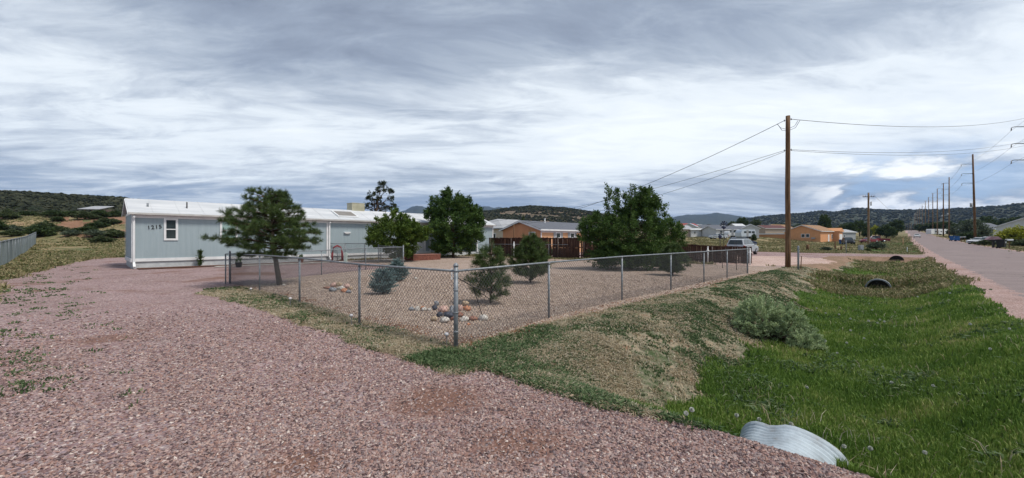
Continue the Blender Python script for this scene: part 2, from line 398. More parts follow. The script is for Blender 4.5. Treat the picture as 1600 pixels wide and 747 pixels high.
GM = {
 'field': gmat('field_ground', field_f),
 'driveway': gmat('purple_gravel', stones_c(PURP, 34, (.19, .10, .07), .75, .5, SOILP)),
 'yard': gmat('tan_gravel', stones_c(TAN, 30, (.24, .16, .12), .35)),
 'road': gmat('worn_asphalt', road_f, .9),
 'ditch': gmat('ditch_turf', grassy([(.32, (.03, .06, .014)), (.45, (.05, .095, .02)), (.58, (.09, .14, .03)), (.7, (.18, .17, .07))], 1.1, 9)),
 'verge': gmat('dry_turf', grassy([(.36, (.06, .085, .035)), (.44, (.12, .13, .075)), (.50, (.20, .18, .125)), (.56, (.31, .255, .18)), (.64, (.24, .13, .08))], 1.6, 9)),
 'pad': gmat('pale_gravel', stones_c(PALE, 26, (.36, .2, .15), .5)),
 'soil': gmat('bare_soil', grassy([(.35, (.12, .10, .05)), (.5, (.25, .165, .11)), (.65, (.34, .22, .16))], 1.2, 9)),
 'hill': gmat('hill_ground', hill_f),
 'shoulder': gmat('shoulder_grit', stones_c([(0, (.26, .17, .15)), (.5, (.40, .28, .25)), (1, (.56, .43, .39))], 45, (.3, .18, .14), .5)),
}
GM['redsoil'] = gmat('red_soil', grassy([(.35, (.13, .10, .05)), (.5, (.25, .135, .085)), (.65, (.33, .21, .14))], .4, 4))
NAMES = {'redsoil': 'red_mound', 'field': 'ground', 'driveway': 'gravel_driveway', 'yard': 'gravel_yard', 'road': 'road', 'ditch': 'grassy_ditch', 'verge': 'dry_verge', 'pad': 'pale_gravel_pad', 'soil': 'bare_soil', 'hill': 'hills', 'shoulder': 'road_shoulder'}
# ------------------------------------------------------------------ ground sheet, one polar net cut into surfaces
th = np.concatenate([np.radians(np.arange(-180, -62, 2.)), np.radians(np.arange(-62, 62, .18)), np.radians(np.arange(62, 180, 2.))])
rr = [.25]
while rr[-1] < 9500:
    r_ = rr[-1]; rr.append(r_*(1.0065 if 16 < r_ < 90 else 1.0105 if 1.5 < r_ < 17 else (1.03 if r_ > 70 else 1.12)))
rr = np.array(rr)
TH, RR = np.meshgrid(th, rr); nt, nr = len(th), len(rr)
GX = (RR*np.sin(TH)).ravel(); GY = (RR*np.cos(TH)).ravel(); GZ = H(GX, GY)
ii = np.arange(nt*nr).reshape(nr, nt)
q = np.stack([ii[:-1, :], np.roll(ii, -1, 1)[:-1, :], np.roll(ii, -1, 1)[1:, :], ii[1:, :]], -1).reshape(-1, 4)
q = q[:, ::-1]
cx = GX[q].mean(1); cy = GY[q].mean(1); zz = zone(cx, cy)
VV = np.stack([GX, GY, GZ], 1)
for k, zn in enumerate(ZN):
    f = q[zz == k]
    if not len(f): continue
    ids, inv = np.unique(f, return_inverse=True)
    me = npmesh(NAMES[zn], VV[ids], inv.reshape(f.shape), smooth=True)
    if zn == 'field':   # close the pole of the net
        pass
    tag(link(NAMES[zn], me, GM[zn]), kind='structure')
mb = MB(); ring = [(VV[i][0], VV[i][1], VV[i][2]) for i in range(nt)]; mb.add(ring, [tuple(range(nt))])
tag(mb.build('driveway_centre', GM['driveway']), kind='structure')
# ------------------------------------------------------------------ scatter: stones, grass, scrub
def fr(X, Y, m=1.12):      # roughly in view, with a margin
    return (Y > .8) & (np.abs(X) < Y*1.25*m+1.2)
OCT = np.array([[1, 0, 0], [-1, 0, 0], [0, 1, 0], [0, -1, 0], [0, 0, 1], [0, 0, -1]], float)
OF = np.array([[0, 2, 4], [2, 1, 4], [1, 3, 4], [3, 0, 4], [2, 0, 5], [1, 2, 5], [3, 1, 5], [0, 3, 5]])
def stone_field(name, zk, n, rmax, size, mat_, label, seed, soilmask=True, rmin=1.0):
    g = np.random.default_rng(seed)
    r = np.sqrt(g.random(n*3)*(rmax**.9-rmin**.9)+rmin**.9)**(1/.9*1.0) if False else rmin*(rmax/rmin)**g.random(n*3)
    t = g.uniform(-.98, .98, n*3); X = r*np.sin(t); Y = r*np.cos(t)
    keep = (zone(X, Y) == zk) & fr(X, Y)
    if soilmask:
        pm_ = np.zeros(len(X))
        for (qx, qy, qr, qs) in SOILP: pm_ = np.maximum(pm_, 1-sm(.4, 1.15, np.hypot((X-qx)/qr, (Y-qy)/qs)+(fbm(X, Y, 3, 3, 77)-.5)*1.2))
        sS, sU = SU(X, Y); trk = .35*(np.exp(-((sS-.2)/.28)**2)+np.exp(-((sS-1.9)/.28)**2))*sm(-2, -6, sU)
        keep &= g.random(len(X)) > .62*pm_+trk
        keep &= g.random(len(X)) > sm(7.5, 15, np.hypot(X, Y))
    if soilmask: keep &= (fbm(X, Y, .9, 3, 71)+.3*(fbm(X, Y, 6, 2, 72)-.5)) < .66+.25*g.random(len(X))
    X = X[keep][:n]; Y = Y[keep][:n]; m = len(X); r = np.hypot(X, Y)
    sc = size*g.uniform(.55, 1.25, m)*(1+.45*sm(3, rmax, r))
    ang = g.random(m)*6.283
    V = OCT[None]*g.uniform(.65, 1.25, (m, 6, 1))*np.array([1.15, .85, .62])
    V = V+g.normal(0, .16, V.shape)
    tx = g.normal(0, .35, m); V[:, :, 2] += V[:, :, 0]*tx[:, None]
    c, s_ = np.cos(ang)[:, None], np.sin(ang)[:, None]
    x = V[:, :, 0]*c-V[:, :, 1]*s_; y = V[:, :, 0]*s_+V[:, :, 1]*c
    V = np.stack([x, y, V[:, :, 2]], -1)*sc[:, None, None]
    V += np.stack([X, Y, H(X, Y)+sc*.2], -1)[:, None, :]
    Fc = (OF[None]+np.arange(m)[:, None, None]*6).reshape(-1, 3)
    rnd = np.repeat(g.random(m), 6)
    o = link(name, npmesh(name, V.reshape(-1, 3), Fc, rnd), mat_)
    return tag(o, label, 'gravel', kind='stuff')
def stonemat(name, stops):
    return leafmat(name, stops, rough=.85, trans=0)
PURPS = [(0, (.07, .052, .055)), (.18, (.18, .115, .11)), (.34, (.32, .19, .155)), (.5, (.37, .25, .215)), (.62, (.23, .19, .20)), (.76, (.47, .34, .295)), (.88, (.20, .15, .15)), (.97, (.48, .38, .34)), (1, (.66, .58, .52))]
stone_field('driveway_gravel', 1, 165000, 15, .0142, stonemat('purple_stone', PURPS), 'loose purple and pink crushed gravel on the driveway', 1)
stone_field('yard_pebbles', 2, 45000, 20, .019, stonemat('tan_stone', TAN), 'loose tan pebbles covering the fenced yard', 2, False, 5.8)

def blades(name, n, rmin, rmax, zsel, hgt, wid, mat_, label, cat, seed, density=None, lean=.35, tuft=0, power=1.0):
    g = np.random.default_rng(seed)
    k = n*3
    r = rmin*(rmax/rmin)**(g.random(k)**power); t = g.uniform(-.98, .98, k); X = r*np.sin(t); Y = r*np.cos(t)
    z = zone(X, Y); keep = np.isin(z, zsel) & fr(X, Y)
    if density is not None: keep &= g.random(k) < density(X, Y)
    sv_, uv_ = SU(X, Y); keep &= ~((sv_ > 3.6) & (sv_ < 5.0) & (np.abs(uv_+.80) < .42))
    X = X[keep][:n]; Y = Y[keep][:n]; m = len(X); r = np.hypot(X, Y)
    if tuft:
        a = g.random(m)*6.283; d = np.abs(g.normal(0, tuft, m)); bx = X+np.cos(a)*0; by = Y+np.sin(a)*0
        k3 = 7
        a = g.random((m, k3))*6.283; d = np.abs(g.normal(0, tuft, (m, k3)))*(1+.03*r[:, None])
        outx = np.cos(a); outy = np.sin(a)
        X = (X[:, None]+outx*d).ravel(); Y = (Y[:, None]+outy*d).ravel(); r = np.repeat(r, k3); base_r = np.repeat(g.random(m), k3)
        lx = (outx.ravel()); ly = outy.ravel(); m = m*k3
    else:
        a = g.random(m)*6.283; lx = np.cos(a); ly = np.sin(a)
        base_r = fbm(X, Y, 1.3, 3, seed+3)*1.6-.3
    hh = hgt*g.uniform(.35, 1.3, m)*(.35+1.3*fbm(X, Y, .9, 3, seed+9)); ww = wid*(1+.16*r)*g.uniform(.7, 1.3, m)
    ln = lean*g.uniform(.2, 1.6, m)
    Z = H(X, Y)
    fa = g.random(m)*6.283; sx = np.cos(fa)*ww/2; sy = np.sin(fa)*ww/2
    p0 = np.stack([X-sx, Y-sy, Z-.01], -1); p1 = np.stack([X+sx, Y+sy, Z-.01], -1)
    mx = X+lx*ln*hh*.35; my = Y+ly*ln*hh*.35
    p2 = np.stack([mx+sx*.8, my+sy*.8, Z+hh*.6], -1); p4 = np.stack([mx-sx*.8, my-sy*.8, Z+hh*.6], -1)
    p3 = np.stack([X+lx*ln*hh, Y+ly*ln*hh, Z+hh*(1-.25*ln)], -1)
    V = np.stack([p0, p1, p2, p4, p3], 1).reshape(-1, 3)
    Fc = (np.array([[0, 1, 2], [0, 2, 3], [3, 2, 4]])[None]+np.arange(m)[:, None, None]*5).reshape(-1, 3)
    rnd = np.repeat(np.clip(.55*base_r+.45*g.random(m), 0, 1), 5)
    o = link(name, npmesh(name, V, Fc, rnd), mat_)
    return tag(o, label, cat, kind='stuff')
M_green = leafmat('ditch_grass_leaf', [(0, (.06, .11, .022)), (.3, (.11, .195, .035)), (.58, (.175, .27, .05)), (.8, (.29, .34, .10)), (1, (.48, .42, .2))])
M_low = leafmat('weed_leaf', [(0, (.04, .08, .03)), (.5, (.085, .14, .055)), (1, (.22, .26, .13))])
M_straw = leafmat('straw', [(0, (.22, .17, .11)), (.35, (.40, .32, .20)), (.7, (.52, .45, .33)), (1, (.64, .58, .46))])
M_rust = leafmat('dead_leaf', [(0, (.18, .075, .035)), (.6, (.34, .15, .07)), (1, (.46, .26, .12))])
blades('ditch_grass', 260000, 3.0, 55, [4], .088, .0062, M_green, 'thick green grass filling the roadside ditch', 'grass', 11, power=.85)
blades('weeds', 46000, 4.0, 40, [5], .042, .013, M_low, 'low green weeds patched over the dry verge', 'weeds', 12,
       lambda X, Y: (np.clip((fbm(X, Y, .75, 4, 41)-.475+.13*np.exp(-((SU(X, Y)[0]-5)/1.6)**2-((SU(X, Y)[1]+3.3)/1.3)**2)+.05*np.exp(-((SU(X, Y)[1]+4.4)/.6)**2))*14, 0, 1)*.9+.06)*np.where(SU(X, Y)[1] < -5.1, .4, 1), .8, .045)
blades('tall_grass', 3500, 3.2, 30, [4], .17, .004, M_straw, 'thin pale seed stalks standing in the green ditch', 'grass', 19, lambda X, Y: np.clip((fbm(X, Y, 1.0, 3, 47)-.42)*5, .04, 1), .8, power=.8)
blades('broadleaf_weeds', 5000, 3.0, 25, [4], .07, .018, M_low, 'broad leaved weeds mixed into the ditch grass', 'weeds', 20, lambda X, Y: np.clip((fbm(X, Y, .8, 3, 48)-.5)*8, .03, 1), 1.3, .07)
blades('verge_border', 9000, 3.2, 9, [5], .05, .013, M_low, 'leafy green weeds along the driveway edge', 'weeds', 13,
       lambda X, Y: np.clip(1.35-np.abs(SU(X, Y)[0]-4.0)*.9-.3*np.abs(fbm(X, Y, 1.5, 2, 45)-.5), 0, 1)*np.where(SU(X, Y)[1] > -4.4, 1, .02), .9, .05)
blades('dry_grass', 42000, 4.0, 34, [5], .045, .0075, M_straw, 'flattened straw coloured dead grass on the verge', 'grass', 14,
       lambda X, Y: np.maximum(np.clip((fbm(X, Y, .9, 4, 51)-.42)*8, .12, 1), np.where(SU(X, Y)[1] < -5.1, .8, 0)), 1.6, .04)
blades('rusty_leaf_litter', 9000, 5.5, 25, [5, 2], .02, .014, M_rust, 'rust brown dead leaves gathered at the fence foot', 'leaf litter', 15,
       lambda X, Y: np.exp(-((SU(X, Y)[0]-4.15)/.28)**2)+np.exp(-((SU(X, Y)[1]+5.2)/.25)**2)*(SU(X, Y)[0] > 4), 1.6, .05)
blades('edge_grass', 12000, 2.8, 60, [0, 1], .045, .009, M_low, 'patchy green grass at the left edge of the driveway', 'grass', 16,
       lambda X, Y: np.where((SU(X, Y)[0] < .5) & (SU(X, Y)[1] < -4.2), np.clip((fbm(X, Y, 1.9, 4, 61)-.50)*10, 0, 1)*(.15+.75*sm(.3, -1.0, SU(X, Y)[0])), 0), 1.0, .045)
blades('field_grass', 60000, 22, 260, [0, 4], .16, .012, leafmat('field_leaf', [(0, (.07, .10, .03)), (.3, (.13, .15, .055)), (.55, (.27, .23, .12)), (1, (.46, .38, .23))]),
       'dry and green grass over the fields around the houses', 'grass', 17, lambda X, Y: np.clip((fbm(X, Y, .15, 3, 66)-.3)*3, 0, 1), .6, .1)
blades('near_field_grass', 26000, 4, 30, [0], .06, .008, bpy.data.materials['field_leaf'], 'short rough grass beside the driveway and left fence', 'grass', 18, lambda X, Y: np.clip((fbm(X, Y, .5, 3, 67)-.3)*4, .1, 1), 1.0, .06)
# juniper scrub on the hills
ico = None
def scrub(name, n, thr, rrng, size, seed, label, mat_):
    g = np.random.default_rng(seed); t = np.radians(g.uniform(*thr, n)); r = np.sqrt(g.uniform(rrng[0]**2, rrng[1]**2, n))
    X = r*np.sin(t); Y = r*np.cos(t); k = fbm(X, Y, .03, 3, seed) > .28; X = X[k]; Y = Y[k]; m = len(X)
    sc = size*g.uniform(.5, 1.4, m)
    # rough ball of 14 points
    u_ = np.array([[math.cos(a)*c, math.sin(a)*c, z] for z, c, o in ((-.3, .8, 0), (.25, 1, .5), (.7, .6, 0)) for a in [(i+o)*2*math.pi/5 for i in range(5)]]+[[0, 0, .95]])
    V = u_[None]*g.uniform(.7, 1.25, (m, 16, 1))*sc[:, None, None]*np.array([1, 1, .85])
    V += np.stack([X, Y, H(X, Y)+sc*.15], -1)[:, None]
    fs = []
    for L in range(2):
        for i in range(5):
            a, b = L*5+i, L*5+(i+1) % 5; c_, d_ = a+5, b+5; fs += [[a, b, c_], [b, d_, c_]]
    for i in range(5): fs.append([10+i, 10+(i+1) % 5, 15])
    Fc = (np.array(fs)[None]+np.arange(m)[:, None, None]*16).reshape(-1, 3)
    o = link(name, npmesh(name, V.reshape(-1, 3), Fc, np.repeat(g.random(m), 16)), mat_)
    return tag(o, label, 'scrub', kind='stuff')
M_jun = leafmat('juniper_leaf', [(0, (.014, .018, .010)), (.6, (.026, .032, .017)), (1, (.06, .062, .035))], .9, 0)
scrub('juniper_scrub', 15000, (-66, -18), (165, 420), 1.25, 81, 'dark juniper scrub dotting the near brown hillside', M_jun)
scrub('distant_scrub', 12000, (-22, 24), (380, 800), 1.9, 82, 'dark scrub dotting the rounded hill behind the orange house', M_jun)
scrub('valley_scrub', 13000, (10, 60), (750, 2400), 4.0, 83, 'dark trees scattered over the wide valley below the mesa', M_jun)

# ------------------------------------------------------------------ general materials
M_galv = mat('galvanised_steel', [(.17, .19, .21), (.29, .31, .33)], 12, .55, metal=.35)
M_wire = mat('fence_wire', [(.075, .08, .085), (.12, .125, .13)], 20, .6, metal=.2)
M_wall = mat('blue_grey_siding', [(.30, .37, .40), (.34, .41, .44)], 1.2, .7, .15, 60, stretch=(6, 6, .6), lo=.3, hi=.7)
M_white = mat('white_trim', [(.66, .67, .68), (.78, .79, .79)], 2, .6)
M_roofw = mat('white_metal_roof', [(.50, .52, .54), (.66, .67, .68)], .8, .6, stretch=(.4, 3, 3))
M_glass = mat('dark_window_glass', [(.02, .03, .035), (.05, .065, .07)], 1.5, .08, spec=.6)
M_blind = mat('green_tinted_glass', [(.24, .38, .36), (.34, .48, .45)], 2, .15, spec=.6)
M_block = mat('painted_block', [(.42, .44, .45), (.55, .57, .58)], 2.5, .8, .4)
M_dark = mat('dark_metal', [(.015, .015, .017), (.04, .04, .04)], 6, .5)
M_pole = mat('creosote_pole', [(.075, .04, .022), (.15, .085, .045), (.22, .13, .07)], 3, .85, .5, 30, stretch=(5, 5, .35))
M_polel = mat('weathered_pole', [(.13, .085, .05), (.27, .18, .11)], 3, .85, .5, 30, stretch=(5, 5, .35))
M_brown = mat('dark_stained_board', [(.030, .014, .010), (.060, .028, .020), (.10, .055, .038)], 3, .85, .4, 30, stretch=(5, 5, .6))
M_weath = mat('weathered_board', [(.07, .05, .045), (.14, .11, .095)], 4, .9, .4, stretch=(5, 5, .6))
M_bark = mat('bark', [(.06, .04, .03), (.14, .10, .075)], 9, .95, .8, 30)
M_rub = mat('black_rubber', [(.012, .012, .012), (.03, .03, .03)], 8, .7)
M_cable = mat('black_cable', [(.02, .02, .02), (.05, .05, .05)], 3, .6)
M_mulch = mat('red_mulch', [(.06, .025, .015), (.16, .07, .045)], 14, .95, .9, 50)
M_conc = mat('pale_concrete', [(.42, .39, .35), (.56, .53, .49)], 4, .9, .3)

# ------------------------------------------------------------------ long mobile home
hx, hy = XY(HS0, HU0)
HB = h1(hx, hy)-.02
house = empty('mobile_home', (hx, hy, 0), RD, 'long blue grey mobile home with white metal roof and number 1215', 'house')
# local frame: x along front, y to the back, z up
EZ, RZ = 3.22, 4.12; P0, P1 = 20.3, 26.0
w = MB(); Z0 = .42
w.box(0, P0, 0, .12, Z0, EZ-.02); w.box(P1, HL, 0, .12, Z0, EZ-.02)
w.box(P0-.12, P0, .12, 1.7, Z0, EZ-.02); w.box(P1, P1+.12, .12, 1.7, Z0, EZ-.02); w.box(P0-.12, P1+.12, 1.7, 1.82, Z0, EZ-.02)
w.box(0, .12, .12, HW, Z0, EZ-.02); w.box(HL-.12, HL, .12, HW, Z0, EZ-.02); w.box(.12, HL-.12, HW-.12, HW, Z0, EZ-.02)
for xx in (0, HL-.12): w.prism([(0, EZ-.02), (HW, EZ-.02), (HW/2, RZ-.05)], 'x', xx, xx+.12)
# fine vertical grooves as narrow battens standing proud
x = .3
while x < HL-.2:
    if not (P0-.1 < x < P1+.1): w.box(x, x+.012, -.006, 0, Z0+.18, EZ-.25)
    x += .305
w.build('wall', M_wall, house)
b = MB()
b.box(0-.05, .0-.003, -.02, HW, Z0-.05, Z0+.16)      # end skirt trim
b.box(0, P0, -.03, -.004, Z0-.02, Z0+.16); b.box(P1, HL, -.03, -.004, Z0-.02, Z0+.16)
b.build('base_trim', M_white, house)
b = MB(); b.box(.0, P0, -.035, -.008, EZ-.30, EZ-.10); b.box(P1, HL, -.035, -.008, EZ-.30, EZ-.10)
b.box(-.03, -.004, 0, HW, EZ-.10, EZ+.04)
b.build('frieze_board', M_white, house)
for xx in (-.02, 4.9, 10.85, P0-.1, P1, HL-.1):
    if xx == 4.9: continue
    b = MB(); b.box(xx, xx+.13, -.05, -.036, Z0-.02, EZ-.1)
    b.build('corner_trim', M_white, house)
b = MB(); b.box(-.045, -.031, HW-.12, HW, Z0, EZ); b.build('corner_trim', M_white, house)
b = MB(); b.box(.05, HL-.05, .04, .2, -.2, Z0-.021); b.box(.02, .16, .2, HW-.05, -.2, Z0-.051); b.box(HL-.2, HL-.05, .2, HW-.05, -.2, Z0-.021)
for i in range(1, 24): b.box(i*1.2, i*1.2+.03, .03, .04, -.1, Z0-.05)
b.build('foundation_skirt', M_block, house)
# roof
rf = MB(); ov = .13
for (ya, za, yb, zb) in ((-ov-.1, EZ-.05, HW/2, RZ), (HW+ov, EZ, HW/2, RZ)):
    rf.prism([(ya, za), (yb, zb), (yb, zb+.05), (ya, za+.05)], 'x', -.16, HL+.16)
x = .9
while x < HL: # standing seams
    for (ya, za, yb, zb) in ((-ov-.1, EZ-.05, HW/2, RZ), (HW+ov, EZ, HW/2, RZ)):
        rf.prism([(ya, za+.052), (yb, zb+.052), (yb, zb+.064), (ya, za+.064)], 'x', x, x+.02)
    x += 1.22
roof = rf.build('roof', M_roofw, house)
g = MB(); g.box(-.16, HL+.16, -.33, -.235, EZ-.12, EZ-.02); g.build('gutter', mat('grey_gutter', [(.42, .41, .39), (.55, .54, .52)], 2, .6), house)
sof = MB(); sof.box(-.15, HL+.15, -.23, 0, EZ-.098, EZ-.08); sof.build('soffit', M_white, house)
g = MB(); g.prism([(-ov-.12, EZ-.14), (HW/2, RZ-.1), (HW+ov, EZ-.1), (HW+ov, EZ+.0), (HW/2, RZ+.02), (-ov-.12, EZ-.04)], 'x', -.2, -.163); g.build('rake_board', M_white, house)
for L, z0, z1, r in ((.75, 3.5, 3.85, .05), (2.6, 3.5, 4.02, .035)):
    y = .9; b = MB(); b.tube([(L, y, z0), (L, y, z1)], r, 8); b.build('vent_pipe', M_galv if r > .04 else M_dark, roof)
for L in (.08, 11.05):
    d = MB(); d.box(L-.05, L+.05, -.13, -.055, .36, EZ-.3); d.box(L-.05, L+.05, -.26, -.06, EZ-.30, EZ-.2)
    M_ = Matrix.Translation((L, -.1, .36)) @ Matrix.Rotation(R(-55), 4, 'X'); d.box(-.055, .055, -.03, .05, -.42, .0, M_)
    d.build('downspout', M_white, house)
# windows
def window(par, L, z0, w_, h_, mglass=M_glass, sash=True, name='window', mframe=M_white, y=0.0, tr=.11):
    f = MB()
    f.box(L, L+w_, y-.05, y-.0365+.03, z0, z0+tr); f.box(L, L+w_, y-.05, y-.0065, z0+h_-tr, z0+h_)
    f.box(L, L+tr, y-.05, y-.0065, z0+tr, z0+h_-tr); f.box(L+w_-tr, L+w_, y-.05, y-.0065, z0+tr, z0+h_-tr)
    if sash: f.box(L+tr, L+w_-tr, y-.04, y-.0065, z0+h_/2-.03, z0+h_/2+.03)
    fo = f.build(name, mframe, par)
    p = MB(); p.box(L+tr, L+w_-tr, y-.02, y-.007, z0+tr, z0+h_-tr); p.build('pane', mglass, fo)
    return fo
window(house, 1.39, 1.62, .66, 1.32)
window(house, 4.15, 1.6, .95, 1.32, M_blind)
# window in the left end wall is absent; door with frame in the front, one in the porch wall
f = MB(); f.box(18.55, 18.68, -.05, -.0065, Z0, 2.62); f.box(19.65, 19.78, -.05, -.0065, Z0, 2.62); f.box(18.68, 19.65, -.05, -.0065, 2.5, 2.62)
df = f.build('door_frame', M_white, house)
p = MB(); p.box(18.68, 19.65, -.03, -.0068, Z0, 2.5); p.box(18.8, 19.53, -.036, -.031, 1.5, 2.3); p.box(18.8, 19.53, -.036, -.031, .7, 1.35); p.build('door', mat('white_door', [(.5, .53, .55), (.62, .65, .66)], 2, .5), df)
window(house, 22.2, 1.3, 1.3, 1.2, y=1.7)
# wall lamp/plate
b = MB(); b.box(12.2, 12.7, -.12, -.007, 2.16, 2.26); b.box(12.3, 12.6, -.1, -.01, 2.10, 2.159); b.build('wall_light', M_white, house)
# number plate digits
for k, ch in enumerate('1215'):
    cu = bpy.data.curves.new('house_number', 'FONT'); cu.body = ch; cu.size = .30; cu.extrude = .006; cu.offset = .003; cu.space_character = 1
    to = bpy.data.objects.new('tmp', cu); C.objects.link(to); dg = bpy.context.evaluated_depsgraph_get(); dg.update()
    me = bpy.data.meshes.new_from_object(to.evaluated_get(dg)); bpy.data.objects.remove(to)
    # add slab serif feet so the digits read as bold serif numerals
    o = link('house_number', me, M_dark, house, (.66+k*.17, -.022, 2.26+k*.022)); o.rotation_euler = (R(90), R(-6), 0)
# solar tube panel and swamp cooler on the roof
sl = (RZ-EZ+.05)/(HW/2+.23)
def onroof(y): return EZ-.05+(y+.23)*sl+.05
b = MB(); a0, a1 = .35, 1.65
b.add([(11.9, a0, onroof(a0)+.02), (13.6, a0, onroof(a0)+.02), (13.6, a1, onroof(a1)+.02), (11.9, a1, onroof(a1)+.02), (11.9, a0, onroof(a0)+.09), (13.6, a0, onroof(a0)+.09), (13.6, a1, onroof(a1)+.09), (11.9, a1, onroof(a1)+.09)], [(3, 2, 1, 0), (4, 5, 6, 7), (0, 1, 5, 4), (1, 2, 6, 5), (2, 3, 7, 6), (3, 0, 4, 7)])
sk = b.build('skylight', M_white, roof)
b = MB(); b.add([(12.02, a0+.1, onroof(a0+.1)+.094), (13.48, a0+.1, onroof(a0+.1)+.094), (13.48, a1-.1, onroof(a1-.1)+.094), (12.02, a1-.1, onroof(a1-.1)+.094)], [(0, 1, 2, 3)]); b.build('panel', mat('grey_brown_panel', [(.20, .18, .16), (.27, .25, .23)], 3, .5), sk)
M_cool = mat('beige_cooler', [(.42, .40, .29), (.52, .49, .37)], 3, .7)
b = MB(); b.box(13.9, 15.0, 2.2, 3.2, 3.9, 4.75); b.box(13.87, 15.03, 2.17, 3.23, 4.752, 4.80)
for i in range(5): b.box(13.95, 14.95, 2.18, 2.198, 4.2+i*.1, 4.24+i*.1)
tag(b.build('evaporative_cooler', M_cool, None, (hx, hy, 0), RD), 'beige box shaped cooler standing on the white roof ridge', 'cooler')
# porch deck and steps of brick
M_brick = mat('red_brick', [(.16, .06, .045), (.26, .105, .075)], 6, .9, .3)
M_mortar = mat('brick_cap', [(.22, .10, .075), (.33, .17, .13)], 5, .9)
def brickbox(name, label, cat, s0, s1, u0, u1, h, parent=None):
    o = empty(name, (*XY(s0, u0), h1(*XY(s0, u0))), RD, label, cat)   # local x along s, y = -u
    b = MB(); L, D = s1-s0, abs(u1-u0); n = max(1, int(h/.085))
    for r_ in range(n):
        z0 = r_*h*.9/n; off = (r_ % 2)*.11; x = -off
        while x < L:
            xa, xb = max(x, 0), min(x+.205, L)
            if xb-xa > .03: b.box(xa, xb, -.008, .03, z0+.012, z0+h*.9/n)
            x += .22
        y = off
        while y < D: b.box(-.008, .03, y+.04, min(y+.24, D), z0+.012, z0+h*.9/n); y += .22
    b.box(.01, L-.01, .01, D, -.1, h*.9)
    b.build('brickwork', M_brick, o)
    c = MB(); c.box(-.03, L+.03, -.03, D, h*.9+.003, h); c.build('cap', M_mortar, o)
    return o
_p = SU(*(lambda v: (v.x, v.y))(G(661, 31.5)))
brickbox('brick_planter', 'low red brick planter box in front of the porch', 'planter', 17.6, 20.2, -27.4, -28.6, .46)
brickbox('brick_steps', 'red brick steps below the white front door', 'steps', 18.1, 21.2, -30.3, -31.6, .36)
# mulch bed, edging and pavement along the front
def strip(name, u0, u1, s0, s1, z, m, kind='structure', wob=0.0):
    n = 60; vs = []; fs = []
    for i in range(n+1):
        s = s0+(s1-s0)*i/n; a = wob*math.sin(i*.9)
        for u in (u0+a, u1):
            X, Y = XY(s, u); vs.append((X, Y, h1(X, Y)+z))
    for i in range(n): fs.append((2*i, 2*i+2, 2*i+3, 2*i+1))
    b = MB(); b.add(vs, fs); return tag(b.build(name, m), kind=kind)
strip('mulch_bed', -30.5, -31.75, 2.1, 18, .035, M_mulch, wob=.08)
strip('path', -29.6, -30.48, 5.5, 17.8, .03, M_conc)
# ------------------------------------------------------------------ chain link fences
def gp(p, dz=0): return Vector((p[0], p[1], h1(p[0], p[1])+dz))
def mesh_panel(mb_, a, b, z0, z1, pitch=.08, rad=.0029):
    """diamond wire net between ground points a and b (z0,z1 above each foot)"""
    a0 = Vector((a[0], a[1], a[2]+z0)); b0 = Vector((b[0], b[1], b[2]+z0)); L = (Vector((b[0]-a[0], b[1]-a[1]))).length; Hh = z1-z0
    ex = (b0-a0)/L; nrm = Vector((-ex.y, ex.x, 0)).normalized()
    k = int((L+Hh)/pitch)+1
    for sgn in (1, -1):
        for i in range(k):
            x0 = -Hh+i*pitch
            # wire from (x0,0) to (x0+H,H)
            t0 = max(0, -x0); t1 = min(Hh, L-x0)
            if t1-t0 < .01: continue
            xa, ya, xb, yb = x0+t0, t0, x0+t1, t1
            if sgn < 0: ya, yb = Hh-ya, Hh-yb
            p = a0+ex*xa+Vector((0, 0, ya))+nrm*.004*sgn; q_ = a0+ex*xb+Vector((0, 0, yb))+nrm*.004*sgn
            d = (q_-p).normalized(); c = d.cross(nrm)
            vs = []
            for P_ in (p, q_):
                for an in (0, 2.094, 4.189): vs.append(P_+(nrm*math.cos(an)+c*math.sin(an))*rad)
            mb_.add(vs, [(0, 1, 4, 3), (1, 2, 5, 4), (2, 0, 3, 5)])
def chain_fence(label, runs, hgt=1.2, big=(), group=None, rad=.0029, pitch=.08, rail_r=.019, net=True, post_r=.024, postmat=None, ext=.07):
    """runs: lists of ground points; big: indexes of points in the first run that are stout corner posts"""
    o0 = gp(runs[0][0]); root = empty('chain_link_fence', o0, 0, label, 'fence', group)
    seen = {}
    net_mb = MB(); loc = -o0
    for run in runs:
        for i, p in enumerate(run):
            key = (round(p[0], 2), round(p[1], 2))
            if key in seen: continue
            seen[key] = 1
            st = key in [(round(a, 2), round(b, 2)) for a, b in big]
            f = gp(p)-o0; r_ = .037 if st else post_r; m = MB()
            top = hgt+(ext if st else -.012)
            m.tube([f-Vector((0, 0, .1)), f+Vector((0, 0, top))], r_, 10)
            if st:
                m.tube([f+Vector((0, 0, top)), f+Vector((0, 0, top+.02)), f+Vector((0, 0, top+.045)), f+Vector((0, 0, top+.06))], [r_+.005, r_+.006, r_*.75, .012], 10)
                for hz in (.25, .55, .9, hgt): m.tube([f+Vector((0, 0, hz-.012)), f+Vector((0, 0, hz+.012))], r_+.004, 10)
            else:
                m.tube([f+Vector((0, 0, hgt-.05)), f+Vector((0, 0, hgt-.0))], r_+.003, 8)
            m.build('post', postmat or M_galv, root)
        m = MB(); pts = [gp(p)-o0+Vector((0, 0, hgt)) for p in run]
        m.tube(pts, rail_r, 8); m.build('top_rail', M_galv, root)
        if net:
            for a, b in zip(run[:-1], run[1:]): mesh_panel(net_mb, gp(a)-o0, gp(b)-o0, .03, hgt-.015, pitch, rad)
    if net: net_mb.build('wire_mesh', M_wire, root)
    return root
LEFT = [(-.88, 6.42), (-3.08, 8.27), (-5.6, 10.8), (-8.5, 13.8), (-11.4, 16.55)]
